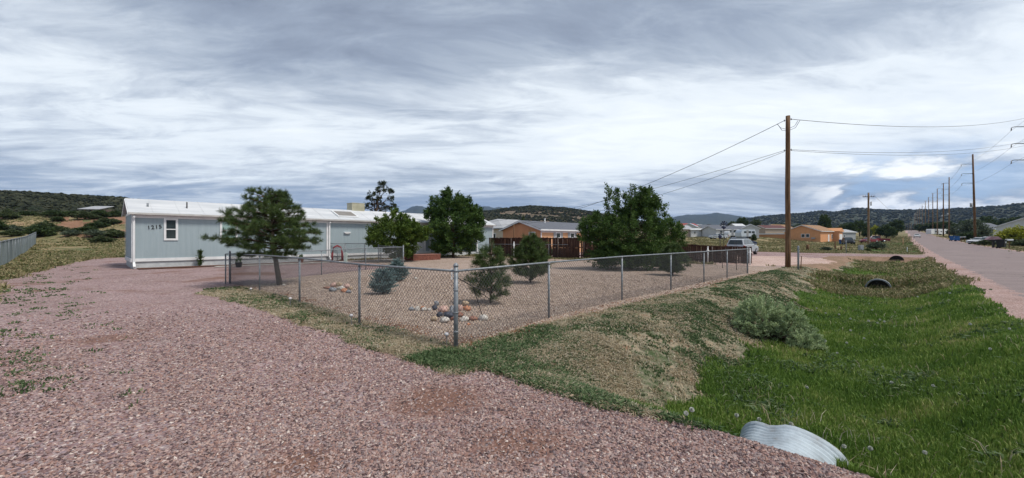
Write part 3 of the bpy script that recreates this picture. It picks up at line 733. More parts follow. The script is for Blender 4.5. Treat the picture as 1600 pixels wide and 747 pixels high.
RIGHT = [(-.88, 6.42), (.79, 8.78), (3.02, 11.25), (5.22, 13.46), (7.45, 15.9), (9.32, 17.75), (11.5, 20.0)]
chain_fence('silver chain link fence meeting at the stout corner post in front of the yard', [LEFT, RIGHT], 1.2, big=((-.88, 6.42), (-11.4, 16.55), (11.5, 20.0)))
BACK1 = [(-11.4, 16.3), (-9.3, 20.0), (-8.0, 22.4), (-6.53, 24.6)]
chain_fence('chain link fence running past the pine from the driveway towards the round bush', [BACK1, [(-6.53, 24.6), (-9.45, 29.0)]], 1.2, big=((-6.53, 24.6), (-9.45, 29.0)), rad=.003, pitch=.1)
chain_fence('grey pipe fence with gate post beside the maroon hose', [[(-14.1, 31.2), (-12.9, 31.6)], [(-12.6, 31.0), (-11.0, 30.6), (-9.7, 30.3)]], 1.35, rad=.004, pitch=.14, rail_r=.024)
chain_fence('thin chain link fence in front of the dark board fence', [[(-2.4, 38.6), (.19, 37.0), (3.2, 35.6), (6.2, 34.0), (10.1, 31.5), (13.3, 29.6)]], 1.2, rad=.003, pitch=.16, rail_r=.02)
# small garden gate frame beside the right end of the house
b = MB(); o0 = gp((-2.9, 36.5)); 
for dx in (0, 1.3): b.tube([(dx, 0, 0), (dx, 0, 1.15)], .02, 6)
b.tube([(0, 0, 1.15), (1.3, 0, 1.15)], .02, 6); b.tube([(0, 0, .15), (1.3, 0, .15)], .02, 6); b.tube([(.3, 0, .15), (.8, 0, .6), (1.2, 0, .15)], .012, 5)
tag(b.build('garden_gate', M_galv, None, o0), 'thin pipe gate frame at the right end of the blue grey house', 'gate')
# latch chain and brace hanging beside the corner post
b = MB(); c0 = gp((-.88, 6.42)); b.tube([c0+Vector((.04, .03, 1.08)), c0+Vector((.24, .30, .92)), c0+Vector((.42, .52, .82))], .008, 5); b.tube([c0+Vector((.24, .3, .92)), c0+Vector((.3, .38, .7)), c0+Vector((.38, .48, .42))], .006, 5)
tag(b.build('wire_brace', M_dark), 'dark twisted wire hanging on the mesh beside the corner post', 'wire')
# slatted fence at the far left
pts = []
for u_ in np.arange(-22, -80, -2.6): pts.append(XY(-3.0-.02*(-u_-22), u_))
o0 = gp(pts[0]); root = empty('slatted_fence', o0, 0, 'blue grey slatted privacy fence along the left side of the driveway', 'fence')
M_slat = mat('blue_grey_slat', [(.13, .16, .17), (.20, .235, .245)], 1.5, .6, stretch=(1, 1, .2))
m = MB(); rl = MB(); n_ = 0
for a, b_ in zip(pts[:-1], pts[1:]):
    A = gp(a)-o0; B = gp(b_)-o0; L = (B-A).length; k = int(L/.088)
    for i in range(k):
        P_ = A.lerp(B, (i+.5)/k); d = (B-A).normalized()
        hw = .034; j = random.uniform(-.012, .012); nn = Vector((-d.y, d.x, 0))
        vs = [P_-d*hw+nn*j, P_+d*hw+nn*(j+.004)]; vs = [v_+Vector((0, 0, z_)) for z_ in (.04, 1.46+random.uniform(-.015, .015)) for v_ in vs]
        vs2 = [v_+nn*.012 for v_ in vs]
        m.add(vs+vs2, [(0, 1, 3, 2), (5, 4, 6, 7), (0, 2, 6, 4), (1, 5, 7, 3), (2, 3, 7, 6)])
m.build('slats', M_slat, root)
rl.tube([gp(p)-o0+Vector((0, 0, 1.5)) for p in pts], .024, 6); rl.build('top_rail', M_galv, root)
for p in pts:
    f = gp(p)-o0; q_ = MB(); q_.tube([f-Vector((.03, .03, .1)), f+Vector((.03, -.03, 1.54))], .034, 8); q_.build('post', M_galv, root)
# dark board fence behind the yard
FA, FB = Vector((-2.2, 39.3)), Vector((16.0, 27.4))
o0 = gp(FA); root = empty('board_fence', o0, 0, 'dark brown stained board fence across the back of the yard', 'fence')
d2 = (FB-FA); L = d2.length; d2 = d2/L; nn = Vector((-d2.y, d2.x)); 
m = MB(); rl = MB(); gaps = random.Random(3)
x = 0
def ftop(x): return 1.80 if x < 10 else 1.80-.62*min(1, (x-10)/9.5)
while x < L:
    w_ = gaps.uniform(.125, .15)
    lean = gaps.gauss(0, .005 if x < 9 else .007); hh = ftop(x)+gaps.uniform(-.03, .02); miss = gaps.random() < .008
    lo_ = gaps.uniform(.0, .04)
    if not miss:
        p = FA+d2*x; f = gp(p)-o0; dd = Vector((d2.x, d2.y, 0)); n3 = Vector((nn.x, nn.y, 0))
        for (zA, zB) in ((lo_, hh*.53-gaps.uniform(.0, .03)), (hh*.53+gaps.uniform(.0, .03), hh)) if x < 10 else ((lo_, hh),):
            vs = [f+dd*(a+lean*z_*1.0)+n3*c_+Vector((0, 0, z_)) for z_ in (zA, zB) for a, c_ in ((0, 0), (w_, 0), (w_, .018), (0, .018))]
            m.add(vs, [(3, 2, 1, 0), (4, 5, 6, 7), (0, 1, 5, 4), (1, 2, 6, 5), (2, 3, 7, 6), (3, 0, 4, 7)])
    x += w_+(gaps.uniform(-.004, .006) if gaps.random() > .07 else .02)
m.build('boards', M_brown, root)
for frac in (.14, .52, .93):
    q_ = MB(); xs = np.arange(0, L, 1.0)
    for a, b_ in zip(xs[:-1], xs[1:]):
        pa, pb = FA+d2*a, FA+d2*b_; fa = gp(pa)-o0; fb = gp(pb)-o0; n3 = Vector((nn.x, nn.y, 0))
        za, zb = ftop(a)*frac, ftop(b_)*frac
        vs = [fa-n3*.05+Vector((0, 0, za)), fb-n3*.05+Vector((0, 0, zb)), fb-n3*.003+Vector((0, 0, zb)), fa-n3*.003+Vector((0, 0, za))]; vs += [v_+Vector((0, 0, .085)) for v_ in vs]
        q_.add(vs, [(3, 2, 1, 0), (4, 5, 6, 7), (0, 1, 5, 4), (1, 2, 6, 5), (2, 3, 7, 6), (3, 0, 4, 7)])
    q_.build('rail', M_brown, root)
for x in np.arange(.2, L, 2.4):
    p = FA+d2*x; f = gp(p)-o0; n3 = Vector((nn.x, nn.y, 0)); q_ = MB(); q_.tube([f-n3*.1, f-n3*.1+Vector((0, 0, ftop(x)-.05))], .045, 6); q_.build('post', M_weath, root)
# white pipes along it
for px, Y, t_ in ((741, 39.5, 379), (803, 36.3, 379), (1106, 28.4, 387), (1172, 26.2, 390)):
    if px == 741: continue
    g_ = G(px, Y); b = MB(); hh = 1.7+(373.5-t_)/F*Y-g_.z; lab = {803: 'white pipe post in front of the left half of the dark board fence', 1106: 'white pipe post standing before the right half of the board fence', 1172: 'white pipe post at the right end of the board fence near the parked car'}[px]
    o = empty('white_post', g_, 0, lab, 'post'); b.tube([(0, 0, -.1), (0, 0, hh)], .045, 8); b.build('pipe', M_white, o)
    b = MB(); b.tube([(0, 0, hh), (0, 0, hh+.05), (0, 0, hh+.08)], [.055, .055, .02], 8); b.build('cap', M_white, o)
    b = MB(); b.tube([(-.11, 0, hh*.82), (.11, 0, hh*.82)], .02, 6); b.build('cross_pin', M_white, o)

# ------------------------------------------------------------------ foliage
class Leaf:
    """collects leaf diamonds / needles"""
    def __init__(s, seed): s.g = np.random.default_rng(seed); s.V = []; s.A = []; s.quad = True
    def shoots(s, S, E, per, spread, ln, wd, t0=.3, up=.2, tone=None, flat=0.0):
        g = s.g; n = len(S); k = n*per; i = np.repeat(np.arange(n), per)
        t = t0+(1-t0)*g.random(k)**.75
        D = E-S; Dn = D/np.maximum(np.linalg.norm(D, axis=1, keepdims=True), 1e-6)
        P = S[i]+D[i]*t[:, None]+g.normal(0, 1, (k, 3))*spread*(1.15-.75*t[:, None])
        P[:, 2] = np.maximum(P[:, 2], .04)
        a = g.normal(0, 1, (k, 3)); a[:, 2] = a[:, 2]*.6+up; a += Dn[i]*.9; a /= np.linalg.norm(a, axis=1, keepdims=True)
        r = g.normal(0, 1, (k, 3)); r[:, 2] *= (1-flat); b = np.cross(a, r); b /= np.maximum(np.linalg.norm(b, axis=1, keepdims=True), 1e-6)
        l = ln*g.uniform(.6, 1.3, k)[:, None]; w = wd*g.uniform(.7, 1.2, k)[:, None]
        c = np.cross(a, b)
        V = np.stack([P, P+a*l*.5+b*w*.5+c*w*.12, P+a*l, P+a*l*.5-b*w*.5+c*w*.12], 1).reshape(-1, 3)
        tn = g.random(n) if tone is None else tone
        s.V.append(V); s.A.append(np.repeat(np.clip(.5*tn[i]+.5*g.random(k), 0, 1), 4))
    def needles(s, S, E, per, ln, wd, t0=.55, fwd=.7, tone=None):
        g = s.g; n = len(S); k = n*per; i = np.repeat(np.arange(n), per); t = t0+(1-t0)*g.random(k)
        D = E-S; Dn = D/np.maximum(np.linalg.norm(D, axis=1, keepdims=True), 1e-6)
        P = S[i]+D[i]*t[:, None]
        a = g.normal(0, 1, (k, 3)); a -= (a*Dn[i]).sum(1, keepdims=True)*Dn[i]; a /= np.linalg.norm(a, axis=1, keepdims=True)
        a = a+Dn[i]*(fwd*g.uniform(.4, 1.5, k))[:, None]; a[:, 2] += .12; a /= np.linalg.norm(a, axis=1, keepdims=True)
        b = np.cross(a, g.normal(0, 1, (k, 3))); b /= np.linalg.norm(b, axis=1, keepdims=True)
        l = ln*g.uniform(.7, 1.15, k)[:, None]
        V = np.stack([P+b*wd*.5, P-b*wd*.5, P+a*l-b*wd*.2, P+a*l+b*wd*.2], 1).reshape(-1, 3)
        tn = g.random(n) if tone is None else tone
        s.V.append(V); s.A.append(np.repeat(np.clip(.5*tn[i]+.5*g.random(k), 0, 1), 4))
    def mesh(s, name):
        V = np.concatenate(s.V); A = np.concatenate(s.A); return npmesh(name, V, np.arange(len(V)).reshape(-1, 4), A)
def ell_shoots(g, c, rad, n, inner=.15, outer=(.72, 1.12), upb=.25, zmin=-.7):
    d = g.normal(0, 1, (n*2, 3)); d /= np.linalg.norm(d, axis=1, keepdims=True); d = d[d[:, 2] > zmin][:n]; n = len(d)
    c = np.array(c); rad = np.array(rad)
    E = c+d*rad*g.uniform(*outer, (n, 1)); S = c+d*rad*inner-np.array([0, 0, .35])*rad[2]*g.random((n, 1))
    # keep shoots partly upright
    S = S+(E-S)*g.uniform(0, .55, (n, 1)); S[:, 2] -= upb*rad[2]*g.random(n)
    S[:, 2] = np.maximum(S[:, 2], .05); E[:, 2] = np.maximum(E[:, 2], .06)
    return S, E
LG = [(0, (.025, .055, .012)), (.4, (.05, .10, .022)), (.75, (.09, .155, .036)), (1, (.15, .22, .06))]
LB = [(0, (.035, .065, .010)), (.4, (.07, .12, .018)), (.75, (.115, .175, .03)), (1, (.19, .25, .055))]
M_elm = leafmat('elm_leaf', LG); M_lilac = leafmat('bush_leaf', LB)
M_pine = leafmat('pine_needle', [(0, (.03, .055, .016)), (.5, (.06, .10, .028)), (1, (.13, .17, .05))], .55, .1)
M_spruce = leafmat('blue_spruce_needle', [(0, (.08, .14, .14)), (.5, (.17, .25, .25)), (1, (.32, .42, .41))], .6, .1)
M_sage = leafmat('sage_leaf', [(0, (.19, .25, .13)), (.5, (.34, .43, .23)), (.85, (.50, .58, .33)), (1, (.60, .62, .30))], .7, .2)
def trunk_and_limbs(root, base_pts, rad, limbs, m=None, name='trunk'):
    b = MB(); n = len(base_pts)
    b.tube(base_pts, [rad*(1-.6*i/(n-1)) for i in range(n)], 9)
    for a, c_ in limbs:
        a = Vector(a); c_ = Vector(c_); mid = a.lerp(c_, .5)+Vector((0, 0, .06*(c_-a).length)); l = (c_-a).length
        b.tube([a, mid, c_], [max(.008, rad*.34), max(.006, rad*.2), .005], 6)
    return b.build(name, m or M_bark, root)
def broad_tree(name, label, cat, pos, clumps, leaf, m, trunk_h, trunk_r, seed, lx=.0, spread=.12, per=70, trunkpts=None, group=None, nl=26):
    g = np.random.default_rng(seed); L = Leaf(seed); root = empty(name, pos, 0, label, cat, group); limbs = []
    for cl in clumps:
        c, rad, n = cl[:3], cl[3:6], int(cl[6])
        S, E = ell_shoots(g, c, rad, n)
        L.shoots(S, E, per, spread, leaf[0], leaf[1])
        for i in range(min(len(S), max(2, nl*n//sum(int(q_[6]) for q_ in clumps)))):
            st = Vector((g.normal(0, .05), g.normal(0, .05), min(trunk_h*g.uniform(.3, 1), max(.2, S[i][2]))))
            limbs.append((st, Vector(E[i])*.92+Vector(S[i])*.08))
    link('crown', L.mesh('crown'), m, root)
    trunk_and_limbs(root, trunkpts or [(0, 0, -.15), (.03, 0, trunk_h*.4), (-.02, .02, trunk_h*.75), (0, 0, trunk_h)], trunk_r, limbs)
    return root
pA = G(985, 22.8)
broad_tree('elm_tree', 'large dark green bushy tree with ragged upright tops in the yard', 'tree', pA,
   [(0, 0, 1.9, 2.45, 2.1, 1.5, 210), (.55, 0, 3.2, 1.15, 1.1, 1.25, 80), (.1, .1, 3.6, .6, .6, 1.15, 26), (1.05, 0, 3.75, .55, .55, .95, 26), (-1.05, 0, 3.7, .48, .5, 1.15, 20), (-1.7, 0, 2.35, 1.1, 1.0, 1.0, 60),
    (2.1, 0, 2.1, .9, .9, .75, 40), (2.7, 0, 1.75, .45, .5, .5, 12), (-2.5, 0, 2.0, .5, .5, .6, 14), (-.1, 0, .75, 2.3, 1.9, .85, 230), (.7, 0, 4.1, .5, .5, .65, 14), (1.5, 0, 3.0, .65, .7, .9, 24)],
   (.105, .060), M_elm, 3.4, .13, 21, per=92, spread=.12)
pB = G(622, 30.4)
broad_tree('round_bush', 'round bright green bush tree left of the brick planter', 'tree', pB,
   [(-.1, 0, 2.0, 2.1, 1.9, 1.35, 170), (-.3, 0, 3.0, 1.3, 1.2, .85, 50), (-.28, 0, 3.85, .22, .22, .35, 5), (1.0, 0, 2.35, 1.2, 1.2, .9, 40), (1.6, 0, 1.9, .75, .8, .6, 30), (2.15, 0, 2.2, .3, .4, .3, 8), (.2, 0, .85, 1.2, 1.1, .8, 60), (-1.7, 0, 2.1, .6, .6, .5, 16), (-2.0, 0, 1.5, .35, .35, .3, 7)],
   (.15, .09), M_lilac, 2.6, .09, 22, per=66, spread=.12)
pC = G(708, 37.0)
broad_tree('elm_tree', 'tall dense dark tree in front of the porch of the mobile home', 'tree', pC,
   [(0, 0, 2.9, 2.65, 2.2, 1.95, 210), (-.7, 0, 4.5, 1.35, 1.3, 1.2, 80), (-.6, 0, 5.6, .45, .45, .95, 18), (1.0, 0, 4.5, 1.15, 1.1, 1.0, 60), (.4, 0, 5.0, .5, .5, .9, 14), (1.9, 0, 3.9, .8, .8, .9, 34), (2.3, 0, 3.2, .55, .5, .7, 16), (-1.9, 0, 3.9, .7, .7, .7, 24),
    (0, 0, 1.1, 2.0, 1.8, 1.0, 110), (1.7, 0, 1.9, 1.2, 1.0, .8, 40), (-2.0, 0, 5.2, .18, .18, .25, 3)],
   (.16, .09), M_elm, 4.4, .14, 23, per=84, spread=.15)
# tree seen over the roof, thin and open
pD = G(588, 49)
g = np.random.default_rng(24); L = Leaf(24); root = empty('sparse_tree', pD, 0, 'thin open tree with scattered leaf clumps rising behind the roof', 'tree'); limbs = []
for (px, py, r_) in ((596, 289, .5), (604, 297, .45), (611, 311, .4), (581, 303, .45), (583, 316, .5), (572, 322, .45), (590, 311, .45), (607, 324, .4), (565, 324, .4), (595, 322, .55), (600, 287, .3), (612, 300, .3), (590, 297, .35), (577, 309, .3), (615, 322, .35), (585, 326, .6), (600, 326, .6)):
    c = P3(px, py, 49+g.normal(0, .5))-pD; S, E = ell_shoots(g, tuple(c), (r_, r_, r_*.8), 12, zmin=-.9); L.shoots(S, E, 20, .11, .19, .10)
    limbs.append((Vector((0, 0, 4.2+g.random()*1.6)), c))
link('crown', L.mesh('crown'), leafmat('grey_green_leaf', [(0, (.02, .03, .016)), (.6, (.045, .06, .03)), (1, (.08, .10, .05))]), root)
trunk_and_limbs(root, [(0, 0, -.1), (.1, 0, 2), (-.1, 0, 4), (.2, 0, 6.0)], .2, limbs)
# pines
def pine(name, label, pos, hgt, whorls, trunkpts, tr, seed, ln, wd, dens=1.0, per=46, m=M_pine, cat='pine tree', t0=.45, fwd=.8):
    """whorls: (z, radius left..), branches with side tufts"""
    g = np.random.default_rng(seed); L = Leaf(seed); root = empty(name, pos, 0, label, cat); limbs = []
    Ss = []; Es = []
    tp = [Vector(p) for p in trunkpts]
    def at(z):
        for a, b_ in zip(tp[:-1], tp[1:]):
            if z <= b_.z: return a.lerp(b_, max(0, (z-a.z)/(b_.z-a.z)))
        return tp[-1]
    for (z, rx0, rx1, nb, rise) in whorls:
        o = at(z); a0 = g.random()*6.283
        for i in range(int(nb)):
            a = a0+i*6.283/nb+g.normal(0, .2); dx_ = math.cos(a); dy_ = math.sin(a)
            rx = (rx1 if dx_ > 0 else rx0); ry = (rx0+rx1)/2; R_ = 1/math.sqrt((dx_/rx)**2+(dy_/ry)**2)*g.uniform(.72, 1.05)
            e = o+Vector((dx_*R_, dy_*R_, rise*R_+g.normal(0, .05)))
            limbs.append((o, e)); D = e-o
            k = max(3, int(R_*dens*9))
            for j in range(k):
                t = .22+.78*(j+g.random())/k; p = o+D*t
                sd_ = Vector((g.normal(0, 1), g.normal(0, 1), abs(g.normal(.35, .4)))).normalized()
                sl_ = (.13+.26*(1-t)+.05)*min(1, .45+R_*.45)*g.uniform(.6, 1.2)
                q_ = p+(sd_+D.normalized()*.6)*sl_
                Ss.append(p); Es.append(q_)
            Ss.append(o+D*.8); Es.append(e)
    top = tp[-1]; Ss.append(top-Vector((0, 0, .3))); Es.append(top+Vector((0, 0, .08)))
    S = np.array([tuple(v_) for v_ in Ss]); E = np.array([tuple(v_) for v_ in Es])
    L.needles(S, E, per, ln, wd, t0, fwd)
    link('crown', L.mesh('crown'), m, root)
    trunk_and_limbs(root, trunkpts, tr, limbs)
    return root
pP = G(438, 16.0)
pine('pine_tree', 'broad dark green pine on a bare leaning trunk inside the fence', pP, 3.5,
     [(1.15, 1.5, .7, 7, .0), (1.4, 2.0, 1.2, 9, .05), (1.62, 2.35, 1.5, 10, .06), (1.85, 2.2, 1.95, 10, .12), (2.1, 2.1, 1.55, 10, .16), (2.35, 1.9, 1.15, 9, .2), (2.6, 1.45, 1.25, 9, .22), (2.85, 1.2, 1.15, 8, .25), (3.05, .95, .7, 8, .35), (3.25, .9, .45, 7, .5), (3.4, .5, .35, 6, .6)],
     [(0, 0, -.1), (-.12, 0, .6), (-.22, 0, 1.3), (-.32, 0, 2.2), (-.3, 0, 3.2), (-.28, 0, 3.45)], .105, 31, .155, .0088, 1.0, 68)
def cone_whorls(h, r, n, z0=.12, nb=7, rise=.35, pw=.8):
    return [(z0+(h-z0-.1)*i/n, r*(1-(i/n))**pw*(.55+.45*min(1, (i+1)/2.2))+.08, r*(1-(i/n))**pw*(.55+.45*min(1, (i+1)/2.2))+.08, nb, rise) for i in range(n)]
pine('young_pine', 'young open pine nearest the corner post of the fence', G(766, 10.7), 1.6, cone_whorls(1.55, .50, 8, .1, 7, .5, .55), [(0, 0, -.05), (.03, 0, .5), (0, 0, 1.0), (.05, 0, 1.6)], .03, 32, .11, .006, 1.5, 56, t0=.3)
pine('young_pine', 'fuller young pine behind and right of the open one', G(829, 15.7), 1.9, cone_whorls(1.85, .85, 9, .1, 9, .55, .75), [(0, 0, -.05), (0, 0, 1.0), (.0, 0, 1.95)], .04, 33, .13, .008, 1.3, 60, t0=.3)
pine('round_pine_shrub', 'rounded dark pine shrub just right of the largest yard tree', G(1051, 19.0), 1.4, [(z, r_, r_, 10, .35) for z, r_ in ((.12, .55), (.25, .68), (.42, .74), (.6, .72), (.78, .62), (.95, .48), (1.1, .32), (1.22, .2))], [(0, 0, -.05), (0, 0, .7), (0, 0, 1.35)], .04, 34, .12, .009, 1.5, 60, cat='shrub', t0=.2)
pine('blue_spruce', 'small round blue spruce nearer to the left fence', G(598, 12.6), .8, [(z, r_, r_, 13, .28) for z, r_ in ((.04, .26), (.12, .34), (.20, .36), (.29, .34), (.38, .30), (.47, .25), (.56, .19), (.65, .12))], [(0, 0, -.05), (0, 0, .4), (0, 0, .86)], .02, 35, .035, .007, 2.3, 90, M_spruce, 'spruce', t0=.0, fwd=1.0)
pine('blue_spruce', 'farther blue spruce with a pale leader behind the near one', G(620, 16.6), .95, [(z, r_, r_, 12, .32) for z, r_ in ((.04, .30), (.13, .40), (.23, .41), (.33, .37), (.43, .31), (.53, .24), (.64, .17), (.76, .1))], [(0, 0, -.05), (0, 0, .5), (0, 0, 1.05)], .02, 36, .04, .008, 2.2, 80, M_spruce, 'spruce', t0=.0, fwd=1.0)
pine('juniper_sapling', 'slim young juniper against the base of the blue grey wall', G(313, 25.2), .95, [(z, .07-.05*z, .07-.05*z, 5, 1.6) for z in np.arange(.05, .9, .12)], [(0, 0, -.05), (0, 0, .5), (0, 0, 1.0)], .015, 37, .05, .01, 4, 60, M_pine, 'sapling', t0=.0)
# pale sage shrub on the ditch bank
g = np.random.default_rng(41); L = Leaf(41); pS = G(1214, 9.4); root = empty('sage_shrub', pS, 0, 'pale grey green rounded shrub on the ditch bank', 'shrub'); limbs = []
for c, rad, n in (((-.22, .25, .46), (.55, .6, .55), 330), ((.22, .0, .42), (.42, .5, .45), 200), ((.25, -.55, .05), (.38, .35, .34), 110), ((-.58, .1, .34), (.34, .4, .26), 90), ((.45, -.2, .15), (.3, .4, .35), 90)):
    S, E = ell_shoots(g, c, rad, n, outer=(.8, 1.08), upb=.15); L.shoots(S, E, 52, .022, .048, .018, t0=.35, up=.5)
    for i in range(14): limbs.append((Vector((g.normal(0, .06), g.normal(0, .06), 0)), Vector(E[i])*.9))
link('foliage', L.mesh('foliage'), M_sage, root); trunk_and_limbs(root, [(0, 0, -.1), (0, 0, .05), (0, 0, .15)], .05, limbs, name='stems')
# ------------------------------------------------------------------ rocks
RC = {'w': mat('white_rock', [(.42, .39, .35), (.62, .58, .53)], 9, .8, .4), 'g': mat('grey_rock', [(.16, .17, .19), (.30, .31, .33)], 9, .8, .4), 'd': mat('dark_rock', [(.035, .04, .055), (.09, .10, .13)], 9, .7, .4),
      'p': mat('pink_rock', [(.46, .27, .22), (.62, .43, .37)], 9, .8, .4), 'o': mat('orange_rock', [(.42, .17, .09), (.55, .27, .16)], 9, .8, .4), 'b': mat('tan_rock', [(.36, .26, .17), (.50, .39, .28)], 9, .8, .4), 'r': mat('rust_rock', [(.20, .09, .065), (.34, .18, .13)], 9, .8, .4)}
RN = {'w': 'white', 'g': 'grey', 'd': 'dark blue grey', 'p': 'pink', 'o': 'orange', 'b': 'tan', 'r': 'rust brown'}
def rock(px, py, w_px, h_px, col, label, group, seed, lift=0.0, Y=None):
    g = np.random.default_rng(seed)
    # foot of the rock at pixel row py on flat ground
    Y = Y or 1.7*F/(py-373.5); w = w_px/F*Y*.5; h = h_px/F*Y*.62
    import bmesh
    bm = bmesh.new(); bmesh.ops.create_icosphere(bm, subdivisions=3, radius=1)
    k = g.normal(0, 1, (7, 3)); k /= np.linalg.norm(k, axis=1, keepdims=True); kd = g.uniform(.62, .95, 7)
    for v_ in bm.verts:
        p = np.array(v_.co)
        for i in range(7):
            d = p @ k[i]
            if d > kd[i]: p = p-k[i]*(d-kd[i])*.8
        p *= 1+.05*math.sin(3*p[0]+seed)+.04*math.sin(5*p[1]+2*seed)
        v_.co = (p[0]*w, p[1]*w*.72, p[2]*h)
    for f in bm.faces: f.smooth = True
    me = bpy.data.meshes.new('rock'); bm.to_mesh(me); bm.free()
    X = (px-800)/F*Y; z = h1(X, Y)
    o = link('rock', me, RC[col], None, (X, Y+w*.3, z+h*.72+lift), g.uniform(-.5, .5)); o.rotation_euler[1] = g.normal(0, .12)
    return tag(o, label, 'rock', group)
GB = 'river rocks arranged in the yard behind the corner post'
for i, (px, py, w_, h_, c, lab, lf) in enumerate([
    (642.5, 486, 10, 6, 'g', 'small grey rock at the far left tip of the front rock arrangement', 0), (652, 486.5, 9, 7, 'w', 'cream upright rock second from the left tip of the front arrangement', 0), (660, 485, 8, 6, 'o', 'small orange rock between two white ones in the front arrangement', .0),
    (662.5, 486.5, 10, 5.5, 'w', 'white rock in front of the small orange one', 0), (671.5, 486, 8, 4, 'w', 'small flat white rock touching the dark rocks of the back row', 0), (679, 485, 9, 8, 'd', 'dark rock under the lilac grey rock in the front arrangement', 0), (682, 481, 10, 7, 'g', 'lilac grey rock standing highest on the dark rocks', .06),
    (692, 488.5, 18, 9, 'p', 'large pink speckled rock left of the corner post', 0), (706, 484, 10, 6, 'g', 'grey rock just behind the corner post in the back row', 0), (719, 486.5, 10, 9, 'p', 'rounded pink rock just right of the corner post', 0), (727, 479, 12, 6, 'b', 'brown flat rock behind the orange rock', .03), (729.5, 486.5, 13, 8, 'o', 'bright orange rock at the right end of the back row', 0),
    (678, 502, 12, 8, 'b', 'rounded tan rock at the left end of the front row', 0), (687, 496, 12, 7, 'd', 'small dark rock behind the white front row rock', 0), (694, 504.5, 19, 8.5, 'w', 'long white veined rock in the front row left of the post', 0), (700, 499, 19, 9, 'd', 'large dark blue grey rock in the middle of the arrangement', .02), (706, 493, 9, 8, 'g', 'pale blue grey rock leaning on the dark one by the post', .04),
    (719, 496, 12, 7, 'r', 'rust brown rock right behind the post', 0), (710, 501, 14, 6, 'r', 'flat dark red rock in front of the post row', 0), (725, 502.5, 16, 8, 'w', 'grey white rounded rock right of the post in the front row', 0), (739, 501.5, 15, 7, 'r', 'wedge shaped rust and pink rock in the front row', 0), (755, 501.5, 18, 9, 'w', 'large white rock at the right end of the front row', 0), (732, 508, 7, 3.5, 'o', 'tiny orange stone in front of the front row', 0)]):
    rock(px, py, w_, h_, c, lab, GB, 100+i, lf)
GA = 'river rocks grouped left of the blue spruces'
for i, (px, py, w_, h_, c, lab, lf) in enumerate([
    (511, 450, 13, 3.5, 'r', 'flat dark rock at the left tip of the rear rock group', 0), (519, 455, 12, 7, 'g', 'grey rock at front left of the rear rock group', 0), (521, 447, 11, 6, 'p', 'pink rock at back left of the rear rock group', .02), (529, 447, 9, 6, 'b', 'tan rock topmost in the rear rock group', .04),
    (532, 453, 14, 7, 'w', 'white rock in the middle of the rear rock group', .0), (541, 450, 11, 6, 'p', 'pale pink rock at back right of the rear rock group', .02), (537, 456, 11, 6, 'o', 'orange pink rock at the front of the rear rock group', 0), (544, 457.5, 10, 5, 'g', 'grey rock at front right of the rear rock group', 0), (547, 452, 8, 5, 'b', 'small tan rock at the right tip of the rear rock group', 0)]):
    rock(px, py, w_, h_, c, lab, GA, 140+i, lf)
rock(600.5+49, 436.5, 6, 4, 'w', 'small white stone lying right of the farther blue spruce', None, 160)
rock(439+4, 443, 6, 3, 'w', 'white stone at the foot of the leaning pine', None, 161)
rock(894, 615+8, 9, 6, 'b', 'tan stone lying on the edge of driveway and weeds', None, 162)

# ------------------------------------------------------------------ culverts
M_culv = mat('zinc_culvert', [(.25, .21, .17), (.36, .41, .45), (.46, .53, .58)], 3.5, .7, .25, metal=.1, lo=.28, hi=.6)
M_cin = mat('culvert_shade_black', [(.02, .02, .02), (.05, .05, .045)], 3, .9)  # near-black colour painted for the shade inside the culvert mouths
def culvert(label, s, u, zc, r, Lback, flare, m, dent=0.0, lip=None):
    p = XY(s, u); root = empty('culvert_pipe', (p[0], p[1], zc), RD, label, 'culvert')
    b = MB(); n = 40; k = int(Lback/.022); vs = []; fs = []
    for i in range(k+1):
        x = -Lback+Lback*i/k; t = i/k
        rr_ = r*(1+.022*math.sin(x*2*math.pi/.085))*(1+flare*max(0, (t-.6)/.4)**2)
        for j in range(n+1):
            a = math.pi*2*j/n
            y = math.cos(a)*rr_*1.12; z = math.sin(a)*rr_
            cut = 0
            if z > 0: z -= dent*math.exp(-((y-.12)/.10)**2)*(.4+.6*t)
            # bevelled mouth: the top is cut back
            xx = x-(.30 if lip is None else lip)*max(0, t-.55)/.45*max(0, math.sin(a)+.2)
            vs.append((xx, y, z))
    for i in range(k):
        for j in range(n): fs.append((i*(n+1)+j, i*(n+1)+j+1, (i+1)*(n+1)+j+1, (i+1)*(n+1)+j))
    b.add(vs, fs, True); pipe = b.build('pipe_shell', m, root)
    md = pipe.modifiers.new('s', 'SOLIDIFY'); md.thickness = .012; md.offset = -1
    c = MB(); c.prism([(math.cos(a)*r*1.1, math.sin(a)*r*.97) for a in [2*math.pi*j/24 for j in range(24)]], 'x', -Lback*.75, -Lback*.75+.02); c.build('dark_interior', M_cin, root)  # added disc closing the pipe, its black stands in for shade
    return root
culvert('pale zinc corrugated culvert end poking out of the driveway gravel', 4.95, -.80, -.40, .355, 1.7, .12, M_culv, .05).rotation_euler[1] = R(-4.5)
c2 = culvert('black culvert mouth with a grey lip in the grassy ditch', 25.6, -.85, h1(*XY(25.2, -.9))+.10, .33, .2, .0, M_cin, 0, .02)
c2.rotation_euler[2] = RD+math.pi
c3 = culvert('dark culvert mouth under the far reddish driveway', 50.6, -.45, h1(*XY(49.8, -.45))+.22, .44, .3, .0, M_cin, 0, .02)
c3.rotation_euler[2] = RD+math.pi
b = MB(); 
